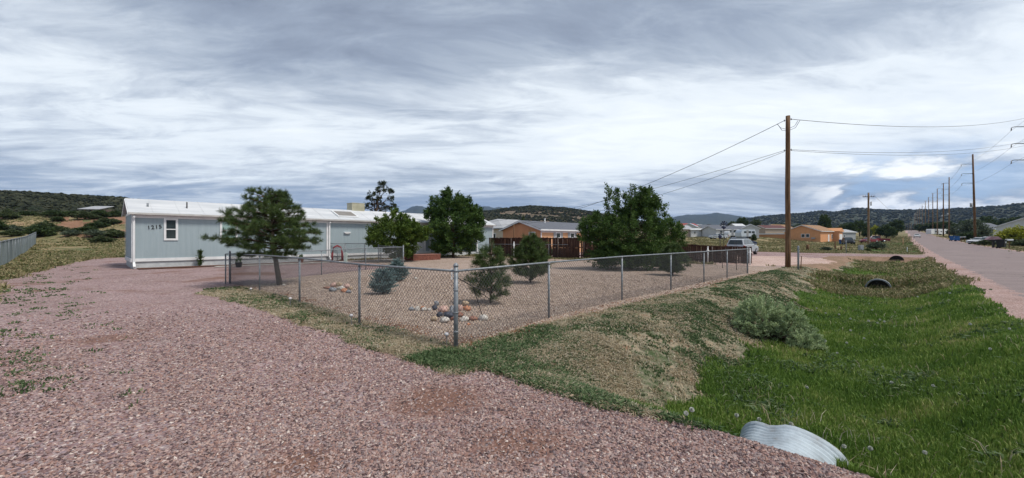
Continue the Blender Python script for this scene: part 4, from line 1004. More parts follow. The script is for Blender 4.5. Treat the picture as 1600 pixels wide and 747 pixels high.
for i in range(10):
    a0 = math.pi*i/10; a1 = math.pi*(i+1)/10
    q0 = [(x_, math.cos(a)*.42*1.1, math.sin(a)*.40) for a in (a0, a1) for x_ in (-.16, .12)]
    q1 = [(x_, math.cos(a)*.37*1.1, math.sin(a)*.35) for a in (a0, a1) for x_ in (-.16, .12)]
    b.add(q0+q1, [(0, 1, 3, 2), (4, 6, 7, 5), (0, 2, 6, 4), (1, 5, 7, 3)])
lp = b.build('lip', mat('grey_culvert_lip', [(.16, .18, .20), (.26, .28, .30)], 4, .6), c2, (0, 0, 0))
# ------------------------------------------------------------------ dandelions
M_fluff = mat('seed_fluff', [(.55, .56, .50), (.75, .76, .70)], 30, 1)
M_stem = mat('green_stem', [(.08, .14, .04), (.12, .18, .06)], 5, .8)
proto = None
DD = [(1081, 638), (1072, 642), (1151, 651), (1261, 604), (1393, 596), (1319, 698), (1360, 701), (1186, 655), (1236, 661), (1290, 489), (1363, 484), (1276, 481), (1311, 493), (1329, 499), (1357, 503), (1371, 504), (1375, 500), (1382, 504), (1516, 508), (1350, 528), (1329, 517), (1289, 535), (1323, 535), (1308, 549), (1577, 512), (1484, 459), (1434, 465), (1318, 465), (1458, 600), (1547, 543), (1445, 707)]
DL = {0: 'upper one of two white seed heads at the weedy bank left of the culvert', 1: 'lower one of two white seed heads at the weedy bank left of the culvert', 2: 'white seed head just left of the pale culvert end', 7: 'white seed head right behind the left hump of the pale culvert', 8: 'white seed head behind the middle of the pale culvert', 5: 'white seed head touching the right side of the pale culvert', 6: 'white seed head a step right of the pale culvert end'}
for i, (px, py) in enumerate(DD):
    # walk out along the ray until it meets the ditch surface
    Y = 2.6
    while Y < 30 and 1.7+(373.5-py)/F*Y > h1((px-800)/F*Y, Y)+.17: Y += .05
    X = (px-800)/F*Y; z = h1(X, Y)
    if proto is None:
        o = empty('dandelion', (X, Y, z), 0, 'white dandelion seed head standing in the green ditch', 'dandelion', 'dandelion seed heads in the ditch'); proto = o
        b = MB(); b.tube([(0, 0, -.02), (.01, 0, .09), (0, 0, .175)], .003, 5); b.build('stem', M_stem, o)
        g = np.random.default_rng(5); V = g.normal(0, 1, (150, 3)); V /= np.linalg.norm(V, axis=1, keepdims=True); T = np.cross(V, g.normal(0, 1, (150, 3))); T /= np.linalg.norm(T, axis=1, keepdims=True)
        c0 = np.array([0, 0, .19]); V4 = np.stack([c0+V*.004, c0+V*.025+T*.006, c0+V*.028, c0+V*.025-T*.006], 1).reshape(-1, 3)
        link('seed_head', npmesh('seed_head', V4, np.arange(600).reshape(-1, 4)), M_fluff, o)
    else:
        o = copy_tree(proto); o.location = (X, Y, z); o.rotation_euler[2] = i; o.scale = [random.uniform(.8, 1.15)]*3
    o['label'] = DL.get(i, 'white dandelion seed head standing in the green ditch')
    o.scale = [o.scale[0]*(.82 if Y < 8 else .95)]*3
# ------------------------------------------------------------------ poles and wires
M_insul = mat('grey_insulator', [(.25, .26, .28), (.4, .41, .42)], 4, .4)
def plain_pole(name, label, pos, hgt, r0, r1, m, group=None):
    o = empty(name, pos, 0, label, 'utility pole', group)
    b = MB(); n = 8; b.tube([(0, 0, -.3)]+[(.01*math.sin(i), .01*math.cos(i*1.7), hgt*i/n) for i in range(1, n+1)], [r0]+[r0+(r1-r0)*i/n for i in range(1, n+1)], 12); b.build('pole', m, o)
    return o
def sagwire(name, label, a, b_, sag, r, group=None, m=None):
    a = Vector(a); b_ = Vector(b_); n = 36
    pts = [a.lerp(b_, i/n)-Vector((0, 0, 4*sag*(i/n)*(1-i/n))) for i in range(n+1)]
    m_ = MB(); m_.tube([p-a for p in pts], r, 5, False); return tag(m_.build(name, m or M_cable, None, a), label, 'wire', group)
pN = G(1231, 24.2); hN = P3(1231, 181, 24.2).z-pN.z
np_ = plain_pole('utility_pole', 'tall brown wooden pole nearest the yard fence', pN, hN, .145, .115, M_pole)
for z, sx in ((hN-.28, -1), (hN-.2, 1), (hN-2.05, -1), (hN-2.0, 1)):
    b = MB(); b.tube([(sx*.11, 0, z), (sx*.22, 0, z)], .012, 6); b.tube([(sx*.2, 0, z-.05), (sx*.2, 0, z+.05)], .03, 8); b.build('wire_bracket', M_insul, np_)
b = MB()
for sx, pts in ((-1, [(-.13, 0, hN-.78), (-.42, 0, hN-.72), (-.62, 0, hN-.5)]), (-1, [(-.13, 0, hN-.88), (-.35, 0, hN-.86), (-.6, 0, hN-.5)]), (1, [(.13, 0, hN-.72), (.4, 0, hN-.6), (.6, 0, hN-.28)]), (1, [(.13, 0, hN-.84), (.45, 0, hN-.7), (.72, 0, hN-.26)])): b.tube(pts, .012, 5)
b.build('jumper_wires', M_cable, np_)
top = pN+Vector((0, 0, hN))
pO = Vector((*XY(78, 12.2), 0)); pO = G(1613, 53.5)
# transmission line, one steel arm triple per pole, from the one just out of frame into the distance
TP = [(1613, 53.5, 20.6), (1524, 93.6, 20.3), (1483, 151, 22.4), (1474, 173, 22.5), (1464.5, 205, 23.3), (1457.5, 237, 23.4), (1451, 277, 24.0), (1446, 314, 24), (1441, 362, 23), (1437, 405, 23), (1434, 450, 22), (1431, 495, 22), (1429, 540, 21)]
labs = ['transmission pole standing just past the right edge behind the bins', 'tallest brown transmission pole right of the road beside the parked white cars', 'transmission pole second from the right, left of the white travel trailer end', 'transmission pole third from the right, in front of the travel trailer']+[None]*9
arms_all = []
for i, (px, Y, hh) in enumerate(TP):
    p = G(px, Y)
    ordn = ['', '', '', '', 'fifth', 'sixth', 'seventh', 'eighth', 'ninth', 'tenth', 'eleventh', 'twelfth', 'thirteenth'][i]
    if i == 0: hh = 18.4
    if i == 1: hh = P3(1520, 241, 93.6).z-p.z
    o = empty('transmission_pole', p, 0, labs[i] or ordn+' transmission pole from the right in the long roadside row', 'utility pole', 'transmission poles along the road')
    lean = -.6 if i == 1 else 0
    b = MB(); b.tube([(0, 0, -.3), (lean*.5, 0, hh*.5), (lean, 0, hh)], [.24, .2, .14], 10); b.build('pole', M_polel if i % 2 == 0 or i > 3 else M_pole, o)
    ar = []
    for k, dz_ in enumerate((2.25, 4.45, 6.6)):
        z = hh-dz_; x0 = lean*(z/hh); tip = Vector((x0-2.35, .3, z-.05))
        a = MB(); a.tube([(x0-.1, 0, z), (x0-2.0, .28, z+.04), tuple(tip)], [.055, .045, .035], 6); ao = a.build('arm', M_insul if i > 2 else M_dark, o)
        q_ = MB(); q_.tube([tip, tip-Vector((.05, 0, .42))], .06, 6); q_.build('insulator', M_insul, ao)
        ar.append(p+tip-Vector((.05, 0, .42)))
    arms_all.append(ar)
    if i in (1, 2, 3):
        a = MB(); a.tube([(x0-.55, 0, 8.2), (x0-.55, 0, 9.1)], .22, 10); a.build('transformer', M_insul, o)
        a = MB(); a.tube([(x0, -.1, 8.8), (x0-.5, 0, 8.8)], .04, 6); a.build('bracket', M_dark, o)
beh = [Vector((*XY(5, 13.4), z)) for z in (19.0, 16.9, 14.7)]
for k in range(3):
    w_ = ('top', 'middle', 'lowest')[k]
    m_ = MB(); org = arms_all[0][k]
    seq = [beh[k]]+[a[k] for a in arms_all]
    for a, b_ in zip(seq[:-1], seq[1:]):
        L = (b_-a).length; n = 16; sg = .012*L
        m_.tube([a.lerp(b_, i/n)-Vector((0, 0, 4*sg*(i/n)*(1-i/n)))-org for i in range(n+1)], .014 if L < 80 else .02, 4, False)
    tag(m_.build('power_line', mat('grey_conductor', [(.15, .15, .16), (.25, .25, .26)], 2, .5) if k == 0 else bpy.data.materials['grey_conductor'], None, org), w_+' conductor strung along the row of transmission poles', 'wire', 'transmission conductors')
pt = lambda px, py, Y: P3(px, py, Y)
sagwire('service_wire', 'upper service wire crossing the road from the brown pole to the right', top-Vector((-.2, 0, .2)), G(1613, 53.5)+Vector((0, 0, pt(1613, 182, 53.5).z-G(1613, 53.5).z)), .85, .016, 'wires crossing the road')
sagwire('service_wire', 'upper strand of the lower pair of wires crossing the road', top-Vector((-.2, 0, 2.0)), pt(1613, 218, 53.5), .75, .011, 'wires crossing the road')
sagwire('service_wire', 'lower strand of the lower pair of wires crossing the road', top-Vector((-.2, 0, 2.06)), pt(1613, 225, 53.5), .75, .011, 'wires crossing the road')
sagwire('service_wire', 'thick wire sloping down from the pole top past the large yard tree', top-Vector((.2, 0, .28)), pt(803, 350, 46.8), .95, .016, 'wires from the pole to the houses')
sagwire('service_wire', 'upper of two thin wires sloping down left from the pole', top-Vector((.2, 0, 2.05)), pt(768, 346, 43.5), .55, .011, 'wires from the pole to the houses')
sagwire('service_wire', 'lower of two thin wires sloping down left from the pole', top-Vector((.2, 0, 2.12)), pt(770, 352, 44), 1.05, .011, 'wires from the pole to the houses')
# second roadside pole with short crossarm
p2 = G(1357, 68.5); h2 = P3(1357, 301, 68.5).z-p2.z
o = plain_pole('utility_pole', 'brown pole with small crossarm beside the red cars', p2, h2, .17, .12, M_polel)
a = MB(); a.box(-.95, .95, -.05, .05, h2-.75, h2-.65); ao = a.build('crossarm', M_dark, o)
for x in (-.9, -.5, .5, .9): q_ = MB(); q_.tube([(x, 0, h2-.65), (x, 0, h2-.45)], [.03, .05], 6); q_.build('insulator', M_insul, ao)
a = MB(); a.box(.35, .5, -.05, .05, h2-2.2, h2-1.5); a.tube([(.1, 0, h2-1.8), (.4, 0, h2-1.8)], .02, 5); a.build('meter_box', M_insul, o)
sagwire('service_wire', 'long wire leading away from the pole by the red cars', p2+Vector((.9, 0, h2-.45)), G(1430, 300, 9.5), 3, .016, 'wires crossing the road')
# row of far bare poles further left along the road
for i, (px, Y) in enumerate(((1424, 430), (1421, 500), (1418, 560), (1415, 620))):
    o = plain_pole('utility_pole', 'far tiny pole where the road meets the hills', G(px, Y), 9, .18, .14, M_pole, 'far tiny poles at the end of the road'); o['label'] = ('rightmost', 'second from the right', 'third from the right', 'leftmost')[i]+' of the far tiny poles where the road meets the hills'

# ------------------------------------------------------------------ houses of the neighbourhood
def wallmat(n, c): return mat(n, [tuple(v_*.88 for v_ in c), c], 1.5, .8, .1, 30)
W_peach = wallmat('peach_stucco', (.62, .30, .16)); W_peach2 = wallmat('warm_peach_siding', (.68, .38, .21)); W_cream = wallmat('cream_siding', (.60, .52, .41)); W_or = wallmat('orange_stucco', (.66, .33, .165)); W_wh = wallmat('white_siding', (.62, .63, .63)); W_tan = wallmat('tan_siding', (.42, .34, .27)); W_gr = wallmat('grey_siding', (.34, .36, .38))
def roofmat(n, c): return mat(n, [tuple(v_*.8 for v_ in c), c], 2.5, .9, .2, 20)
F_dk = roofmat('slate_shingle', (.14, .15, .175)); F_gr = roofmat('pale_grey_shingle', (.40, .41, .43)); F_br = roofmat('tan_shingle', (.33, .20, .115)); F_mar = roofmat('maroon_metal', (.13, .06, .06)); F_red = roofmat('red_metal', (.36, .09, .08)); F_bl = roofmat('blue_white_metal', (.45, .54, .64))
def nhouse(name, label, pos, rz, L, Wd, wh, rise, wm, fm, wins=(), gwins=(), door=None, hip=0, group=None, ov=.35, cat='house', trim=True, base=.25):
    """eave front at y=0 facing -y, gable end at x=0 facing -x"""
    o = empty(name, pos, rz, label, cat, group)
    w = MB(); w.box(0, L, 0, Wd, -1.0, wh)
    w.build('wall', wm, o)
    if not hip:
        for xx, nm in ((-.0, 'gable'), (L-.15, 'gable')):
            g_ = MB(); g_.prism([(0, wh+.001), (Wd, wh+.001), (Wd/2, wh+rise)], 'x', xx, xx+.15); g_.build(nm, wm, o)
    r_ = MB(); sl_ = rise/(Wd/2)
    if hip:
        e = ov; zl_ = wh-.02; t_ = .12
        A = [(-e, -e, zl_), (L+e, -e, zl_), (L+e, Wd+e, zl_), (-e, Wd+e, zl_)]; B = [(hip, Wd/2, wh+rise), (L-hip, Wd/2, wh+rise)]
        A2 = [(x, y, z+t_) for x, y, z in A]; B2 = [(x, y, z+t_) for x, y, z in B]
        r_.add(A+A2+B2, [(0, 1, 5, 4), (1, 2, 6, 5), (2, 3, 7, 6), (3, 0, 4, 7), (4, 5, 9, 8), (5, 6, 9), (6, 7, 8, 9), (7, 4, 8), (3, 2, 1, 0)])
    else:
        r_.prism([(-ov, wh-ov*sl_+.02), (Wd/2, wh+rise+.02), (Wd+ov, wh-ov*sl_+.02), (Wd+ov, wh-ov*sl_+.16), (Wd/2, wh+rise+.17), (-ov, wh-ov*sl_+.16)], 'x', -ov, L+ov)
    ro = r_.build('roof', fm, o)
    if trim:
        t = MB(); zf = wh-.13 if hip else wh-ov*sl_-.02
        t.box(-ov, L+ov, -ov-.04, -ov-.003, zf, zf+.16); t.build('fascia', M_white, o)
        if not hip:
            t = MB()
            t.prism([(-ov, wh-ov*sl_-.06), (Wd/2, wh+rise-.06), (Wd+ov, wh-ov*sl_-.06), (Wd+ov, wh-ov*sl_+.10), (Wd/2, wh+rise+.12), (-ov, wh-ov*sl_+.10)], 'x', -ov-.05, -ov-.003); t.build('rake_trim', M_white, o)
    for wi in wins:
        x, z, ww, hh = wi[:4]; window(o, x, z, ww, hh, M_glass if len(wi) < 5 or wi[4] != 'b' else M_blind)
        if len(wi) > 4 and 's' in str(wi[4]):
            for xx in (x-.42, x+ww+.02): s_ = MB(); s_.box(xx, xx+.4, -.04, -.007, z, z+hh); s_.build('shutter', W_gr, o)
    for y, z, ww, hh in gwins:
        f = MB(); f.box(-.05, -.007, y, y+ww, z, z+.1); f.box(-.05, -.007, y, y+ww, z+hh-.1, z+hh); f.box(-.05, -.007, y, y+.1, z+.1, z+hh-.1); f.box(-.05, -.007, y+ww-.1, y+ww, z+.1, z+hh-.1)
        fo = f.build('window', M_white, o); p = MB(); p.box(-.02, -.008, y+.1, y+ww-.1, z+.1, z+hh-.1); p.build('pane', M_glass, fo)
    if door:
        p = MB(); p.box(door, door+.95, -.05, -.007, .05, 2.15); p.build('door', M_white, o)
    return o, ro
def gz(x, y, dz=0): return Vector((x, y, h1(x, y)+dz))
o, ro = nhouse('manufactured_house', 'peach house with slate roof and shuttered windows behind the board fence', gz(3.23, 46.2), RD, 14.5, 6.0, 2.75, .95, W_peach2, F_dk, wins=((2.75, 1.2, .95, 1.25, 'sb'), (5.6, 1.2, .95, 1.25, 'sb'), (9.5, 1.2, 1.0, 1.2)), gwins=((.75, .75, 1.0, 1.75),))
t = MB(); t.box(0, 14.5, -.03, -.004, 2.42, 2.74); t.build('frieze_board', M_white, o); t = MB(); t.box(-.03, .14, -.05, -.032, 0, 2.4); t.build('corner_trim', M_white, o)
gb = MB(); gb.box(-.012, -.004, .0, 6.0, 0, 2.749); gb.prism([(0, 2.752), (6.0, 2.752), (3.0, 3.68)], 'x', -.012, -.004); gb.build('gable_siding', W_peach, o)
t = MB(); t.tube([(3.7, 2.4, 3.2), (3.7, 2.4, 4.15)], .07, 8); t.tube([(3.7, 2.4, 4.15), (3.7, 2.4, 4.25)], .11, 8); t.build('vent_pipe', M_white, ro)
pm = gz(*(pt(803, 370, 46.6).xy)); b = MB(); b.tube([(0, 0, -.2), (0, 0, 3.35)], .06, 8); tag(b.build('service_mast', M_pole, None, pm), 'dark brown service mast at the left gable of the peach house', 'mast')
nhouse('cream_house', 'cream house with pale grey roof at the right end of the mobile home', gz(-1.2, 56), RD, 12, 9.5, 3.0, 1.5, W_cream, F_gr, gwins=((1.4, 1.3, .9, 1.1), (7, 1.3, 1, 1.1)), hip=3.5)
# orange stucco house
oo = gz(86.6, 115)
o, ro = nhouse('stucco_house', 'orange stucco house with tan shingle roof beyond the wooden pole', oo, R(35), 12.5, 9.0, 3.1, 1.75, W_or, F_br, wins=((8.2, .9, 1.0, 1.3),), gwins=((2.6, 1.3, .95, 1.05), (3.75, 1.3, .95, 1.05)), door=5.6)
b = MB(); b.box(1.0, 1.5, 9.01, 9.7, .4, 1.2); b.box(-.45, -.008, 1.2, 2.1, .9, 1.3); b.build('cooling_unit', M_insul, o)
b = MB(); b.box(9.5, 12.6, -1.4, -.01, 0, 3.0); b.prism([(9.4, 3.0), (12.8, 3.0), (12.8, 3.2), (11.1, 4.1), (9.4, 3.2)], 'y', -1.7, 2.5); b.build('front_gable', W_or, o)
b = MB(); b.box(10.0, 12.2, -1.45, -1.405, 0, 2.3); b.build('garage_door', M_white, o)
b = MB(); b.box(.8, 8.4, 9.03, 18.5, -1, 2.25); wg = b.build('side_wing', W_or, o)
b = MB(); b.box(.5, 8.7, 9.04, 18.8, 2.252, 2.6); b.build('wing_fascia', M_white, wg)
# houses in the far middle
def far_h(px, Y, rzd, L, Wd, wh, rise, wm, fm, label, name='house', **k):
    return nhouse(name, label, G(px, Y), R(rzd), L, Wd, wh, rise, wm, fm, **k)
far_h(1062, 128, 12, 4.2, 5, 2.7, 1.0, W_tan, F_gr, 'small pale gabled house just right of the large yard tree', name='small_house', wins=((1.4, 1, .9, 1),))
far_h(1080, 128, 8, 5.2, 3, 2.3, .25, W_wh, M_white, 'white box trailer beside the small pale gabled house', name='office_trailer', wins=((.8, 1, .8, .8), (3.4, 1, .8, .8)), cat='trailer')
far_h(1066, 172, 10, 7.5, 7, 3.4, 1.2, W_wh, F_red, 'house with a red metal roof behind the small pale gabled house', wins=((1, 1, 1, 1), (4, 1, 1, 1)))
far_h(1088, 155, 60, 9, 5, 3.4, 1.2, W_wh, F_bl, 'tall narrow house with pale blue gable behind the box trailer', wins=((3, 1, 1, 1),))
far_h(1098, 165, -5, 7.5, 7, 2.9, 1.3, W_tan, F_dk, 'tan house under a dark sloping roof near the box trailer', wins=((1, 1, 1.2, 1), (4, 1, 1.2, 1)))
far_h(1112, 135, -8, 4.8, 5, 2.1, .8, W_tan, F_gr, 'low shed with pale grey roof left of the long white house', name='shed', door=1.5)
far_h(1119, 122, 14, 13.2, 6, 2.35, 1.0, W_wh, F_dk, 'long white house under a slate grey roof beyond the parked car', wins=((1.2, .9, 1.1, 1.1), (4, .9, 1.1, 1.1), (7, .9, 1.1, 1.1), (10.4, .9, 1.1, 1.1)), door=5.7)
far_h(1186, 118, 65, 8, 4.2, 2.9, 1.1, W_wh, F_gr, 'white gabled house immediately left of the orange side wing', gwins=((1.4, 1.1, .8, 1),))
far_h(1196, 165, 10, 10, 7, 3.0, 1.2, W_tan, F_mar, 'house with dark maroon roof showing above the orange side wing')
far_h(1150, 205, 5, 5, 6, 3.6, 1.2, W_wh, M_roofw, 'white roofed house behind the long slate roofed one')
far_h(1216, 175, 20, 9, 7, 3.2, 1.4, W_or, F_br, 'orange gabled house peeking over the wing beside the wooden pole', gwins=((3, 1, 1, 1),))
far_h(1312, 150, 20, 9, 7, 2.9, 1.0, W_gr, F_gr, 'grey flat looking house right of the orange stucco house', wins=((2, 1, 1.2, 1),))
for i, (px, Y, L, wm_, fm_, lab) in enumerate(((1100, 320, 12, W_tan, F_gr, 'far house with pale roof at the foot of the blue mountains'), (1128, 300, 12, W_wh, F_gr, 'far white house above the dark lantern pole'), (1180, 420, 16, W_wh, F_gr, 'far white house between the tree clump and the mesa'), (1335, 400, 14, W_tan, F_gr, 'far tan house above the trees left of the second pole'), (1380, 420, 14, W_wh, F_gr, 'far white house above the yellow green tree'), (1072, 420, 20, W_wh, F_gr, 'far long white house right beside the top of the yard tree'), (1520, 300, 14, W_tan, F_gr, 'far tan house between transmission poles on the right'), (1580, 380, 18, W_wh, F_gr, 'far white house above the yellow green shrub'))):
    far_h(px, Y, 8, L, 8, 3, 1.3, wm_, fm_, lab, wins=((2, 1, 1.2, 1), (6, 1, 1.2, 1)))
# right side of the road
far_h(1650, 95, 40, 14, 9, 3.4, 2.0, W_wh, F_gr, 'white house behind the yellow green shrub at the right edge', wins=((6.2, 1, 1.1, 1.2),), door=3.5)
far_h(1552, 132, 18, 7.5, 8, 3.3, 1.9, W_gr, F_dk, 'dark roofed house left of the white one on the right', gwins=((2.5, 1, 1, 1),), wins=((1.2, 1, 1, 1.1),))
far_h(1538, 145, 18, 5.5, 6, 3.0, 1.2, W_tan, F_mar, 'small tan house with brown roof behind the parked white cars', wins=((1.5, 1, 1, 1),))
# shed roof on the red mound at the far left
o = empty('open_shed', G(133, 112, .5), R(-8), 'open shed with grey sloping roof on the red mound', 'shed')
b = MB(); b.add([(-2.6, 0, 1.75), (4.4, 0, 1.6), (3.4, 4.5, 2.75), (-3.2, 4.5, 2.85), (-2.6, 0, 1.87), (4.4, 0, 1.72), (3.4, 4.5, 2.87), (-3.2, 4.5, 2.97)], [(3, 2, 1, 0), (4, 5, 6, 7), (0, 1, 5, 4), (1, 2, 6, 5), (2, 3, 7, 6), (3, 0, 4, 7)]); b.build('roof', F_gr, o)
for x, h_ in ((-.5, 1.9), (1.7, 1.8), (3.9, 1.75)): b = MB(); b.tube([(x, .3, -1.2), (x, .3, h_)], .08, 6); b.build('post', M_pole, o)
b = MB(); b.box(-1.2, 4, 4.2, 4.3, -1, 1.8); b.box(3.9, 4.0, .4, 4.2, -1, 1.75); b.build('wall', M_weath, o)

# ------------------------------------------------------------------ vehicles
CP = {}
def paint(n, c):
    if n not in CP: 
        m = mat(n+'_paint', [tuple(v_*.93 for v_ in c), c], .8, .28, spec=.5, metal=.15); CP[n] = m
    return CP[n]
M_tail = mat('red_lens', [(.28, .015, .012), (.38, .03, .02)], 5, .25); M_head = mat('clear_lens', [(.5, .52, .54), (.65, .66, .67)], 5, .15); M_rim = mat('alloy_rim', [(.3, .31, .32), (.45, .46, .47)], 5, .3, metal=.7)
def car(name, label, pos, rz, colour, kind='suv', s=1.0, cat='car', group=None):
    o = empty(name, pos, rz, label, cat, group); o.scale = (s, s, s)
    L = 4.6; hw = .91
    if kind == 'suv': low = [(-2.25, .32), (-2.3, .62), (-2.22, 1.02), (-1.2, 1.06), (.95, 1.04), (1.95, .94), (2.28, .74), (2.3, .36)]; cab = [(-2.18, 1.02), (-1.98, 1.6), (-1.6, 1.68), (.1, 1.68), (.42, 1.6), (1.12, 1.05)]
    elif kind == 'sedan': low = [(-2.28, .32), (-2.32, .62), (-2.2, .95), (-1.3, .98), (.95, .94), (1.95, .84), (2.28, .66), (2.3, .32)]; cab = [(-1.75, .96), (-1.05, 1.38), (-.7, 1.43), (.15, 1.43), (.4, 1.37), (1.15, .94)]
    else: low = [(-2.6, .45), (-2.62, 1.0), (-.75, 1.02), (1.2, 1.08), (2.25, 1.0), (2.5, .8), (2.5, .45)]; cab = [(-.8, 1.03), (-.66, 1.72), (-.4, 1.78), (.6, 1.78), (.8, 1.72), (1.3, 1.08)]
    zmax = max(z for x, z in cab)
    def loft(poly, f, nm, m):
        n = len(poly); rows = []
        for sy, k in ((-1, 1), (-.93, 0), (.93, 0), (1, 1)):
            for x, z in poly:
                h = f(z); rows.append((x*(1 if k == 0 else .985), sy*h if k else (-1 if sy < 0 else 1)*(h-.05), z+(0 if k == 0 else (-.03 if z > .9 else .02))))
        b = MB(); fs = [tuple(range(n))[::-1], tuple(range(3*n, 4*n))]
        for r_ in range(3):
            for i in range(n): j = (i+1) % n; fs.append((r_*n+i, r_*n+j, (r_+1)*n+j, (r_+1)*n+i))
        b.add(rows, fs, False); return b.build(nm, m, o)
    loft(low, lambda z: hw-(.03 if z < .5 else 0)-(.04 if z > .9 else 0), 'body', paint(*colour))
    zb = min(z for x, z in cab)
    cw = lambda z: hw-.07-.20*(z-zb)/(zmax-zb)
    loft(cab, cw, 'cabin', paint(*colour))
    # glass: side, rear, front
    def inner(poly, k=.12):
        cx_ = sum(x for x, z in poly)/len(poly); cz = sum(z for x, z in poly)/len(poly)
        return [(cx_+(x-cx_)*(1-k), cz+(z-cz)*(1-k*1.7)) for x, z in poly]
    ip = inner(cab)
    for sy in (-1, 1):
        xm = [(-.75, -.68), (.12, .19)]
        xs = sorted(x for x, z in ip); x0, x1 = xs[0], xs[-1]
        segs = ((x0, -.74), (-.66, .12), (.2, x1)) if kind == 'suv' else ((x0, -.34), (-.28, x1))
        for a, b_ in segs:
            if b_-a < .15: continue
            # clip polygon ip to [a,b]
            def clip(poly, xlim, keepgt):
                out = []
                for i in range(len(poly)):
                    p, q_ = poly[i], poly[(i+1) % len(poly)]; ip_ = (p[0] >= xlim) == keepgt; iq = (q_[0] >= xlim) == keepgt
                    if ip_: out.append(p)
                    if ip_ != iq: t = (xlim-p[0])/(q_[0]-p[0]); out.append((xlim, p[1]+t*(q_[1]-p[1])))
                return out
            pl = clip(clip(ip, a, True), b_, False)
            if len(pl) < 3: continue
            m_ = MB(); m_.add([(x, sy*(cw(z)+.006), z) for x, z in pl], [tuple(range(len(pl)))]); m_.build('side_window', M_glass, o)
    (xa, za), (xb, zb_) = cab[0], cab[1]
    dx_ = -.012
    q_ = MB(); q_.add([(xa+(xb-xa)*t+dx_, y*(cw(za+(zb_-za)*t)-.12), za+(zb_-za)*t+.004) for t, y in ((.12, -1), (.12, 1), (.9, 1), (.9, -1))], [(0, 1, 2, 3)]); q_.build('rear_window', M_glass, o)
    (xa, za), (xb, zb_) = cab[-1], cab[-2]
    q_ = MB(); q_.add([(xa+(xb-xa)*t+.014, y*(cw(za+(zb_-za)*t)-.1), za+(zb_-za)*t+.006) for t, y in ((.08, -1), (.08, 1), (.94, 1), (.94, -1))], [(0, 1, 2, 3)]); q_.build('windscreen', M_glass, o)
    xr, xf = low[1][0], low[-1][0]
    for sy in (-1, 1):
        b = MB(); b.box(xr-.012, xr+.16, sy*.87-.06, sy*.87+.05, .78, 1.0); b.build('tail_light', M_tail, o)
        b = MB(); b.box(xf-.28, xf-.02+.01, sy*.72-.14, sy*.72+.14, .62, .76); b.build('headlight', M_head, o)
        for x in (-1.4, 1.42):
            b = MB(); b.tube([(x, sy*.70, .34), (x, sy*.93, .34)], .34, 20); wo = b.build('wheel', M_rub, o)
            b = MB(); b.tube([(x, sy*.925, .34), (x, sy*.94, .34)], .21, 14); b.build('rim', M_rim, wo)
        b = MB(); b.box(.75, .9, sy*1.0-.09, sy*1.0+.09, 1.02, 1.17); b.build('mirror', paint(*colour), o)
    b = MB(); b.box(xr-.03, xr+.1, -.8, .8, .35, .55); b.build('rear_bumper', M_dark, o)
    b = MB(); b.box(xr-.045, xr-.031, -.26, .26, .66 if kind != 'suv' else .74, .80 if kind != 'suv' else .88); b.build('number_plate', M_white, o)
    b = MB(); b.box(xf-.1, xf+.02, -.55, .55, .42, .6); b.build('grille', M_dark, o)
    return o
SIL = ('silver', (.42, .45, .48)); WHI = ('white', (.68, .69, .70)); BLK = ('black', (.012, .013, .016)); REDC = ('dark_red', (.20, .02, .03)); BLU = ('navy', (.02, .035, .08))
car('parked_suv', 'silver grey car parked behind the board fence seen from the rear', G(1160, 43.5), RD-.05, SIL, 'suv')
car('parked_suv', 'dark blue car parked farther off just above the silver one', G(1160, 74), R(10), BLU, 'suv')
car('parked_suv', 'black car parked beside the orange stucco house', G(1325, 92), R(-120), BLK, 'suv')
car('parked_car', 'dark red car with pale roof parked by the second pole', G(1358, 103), R(200), REDC, 'sedan')
car('pickup_truck', 'dark red pickup parked right of the red car', G(1369, 108), R(150), REDC, 'pickup', cat='truck')
car('driving_car', 'small white car driving on the far part of the road', gz(*XY(228, 3.9)), RD+math.pi, WHI, 'sedan')
car('parked_car', 'white car parked nearest the tall transmission pole', G(1531, 86), R(190), WHI, 'sedan')
car('parked_suv', 'second white car between the first one and the mailbox', G(1544, 82), R(185), WHI, 'suv', .95)
car('parked_car', 'dark car parked behind the black wheelie bin', G(1566, 84), R(178), BLK, 'sedan')
car('parked_car', 'silver car beside the long white house in the middle distance', G(1122, 108), R(185), SIL, 'sedan')
# travel trailers
def rv(label, pos, rz, L, hh, m, rounded=.5):
    o = empty('travel_trailer', pos, rz, label, 'trailer'); b = MB()
    b.prism([(0, .55), (0, hh-rounded*1.2), (rounded*.5, hh-.2), (rounded, hh), (L-rounded*.4, hh), (L, hh-rounded), (L, 1.1), (L-.6, .55)], 'y', 0, 2.4); b.build('body', m, o, bevel=.06)
    for x in (L*.2, L*.48, L*.72): w_ = MB(); w_.box(x, x+.9, -.012, -.002, 1.5, 2.05); w_.build('window', M_glass, o)
    w_ = MB(); w_.box(L*.36, L*.36+.65, -.015, -.002, .7, 2.4); w_.build('door', M_insul, o)
    for x in (L*.45, L*.45+.8):
        w_ = MB(); w_.tube([(x, .02, .34), (x, .25, .34)], .34, 14); w_.build('wheel', M_rub, o)
    return o
rv('long white travel trailer behind the transmission poles', gz(*G(1455, 205).xy), R(8), 11.5, 3.1, M_white)
rv('silvery white trailer with rounded roof beside the white gabled house', G(1158, 112), R(10), 4.6, 2.5, mat('aluminium_shell', [(.5, .56, .62), (.62, .67, .72)], 2, .35, metal=.3), .7)
rv('small white camper left of the rounded trailer', G(1138, 116), R(5), 2.6, 1.9, M_white)
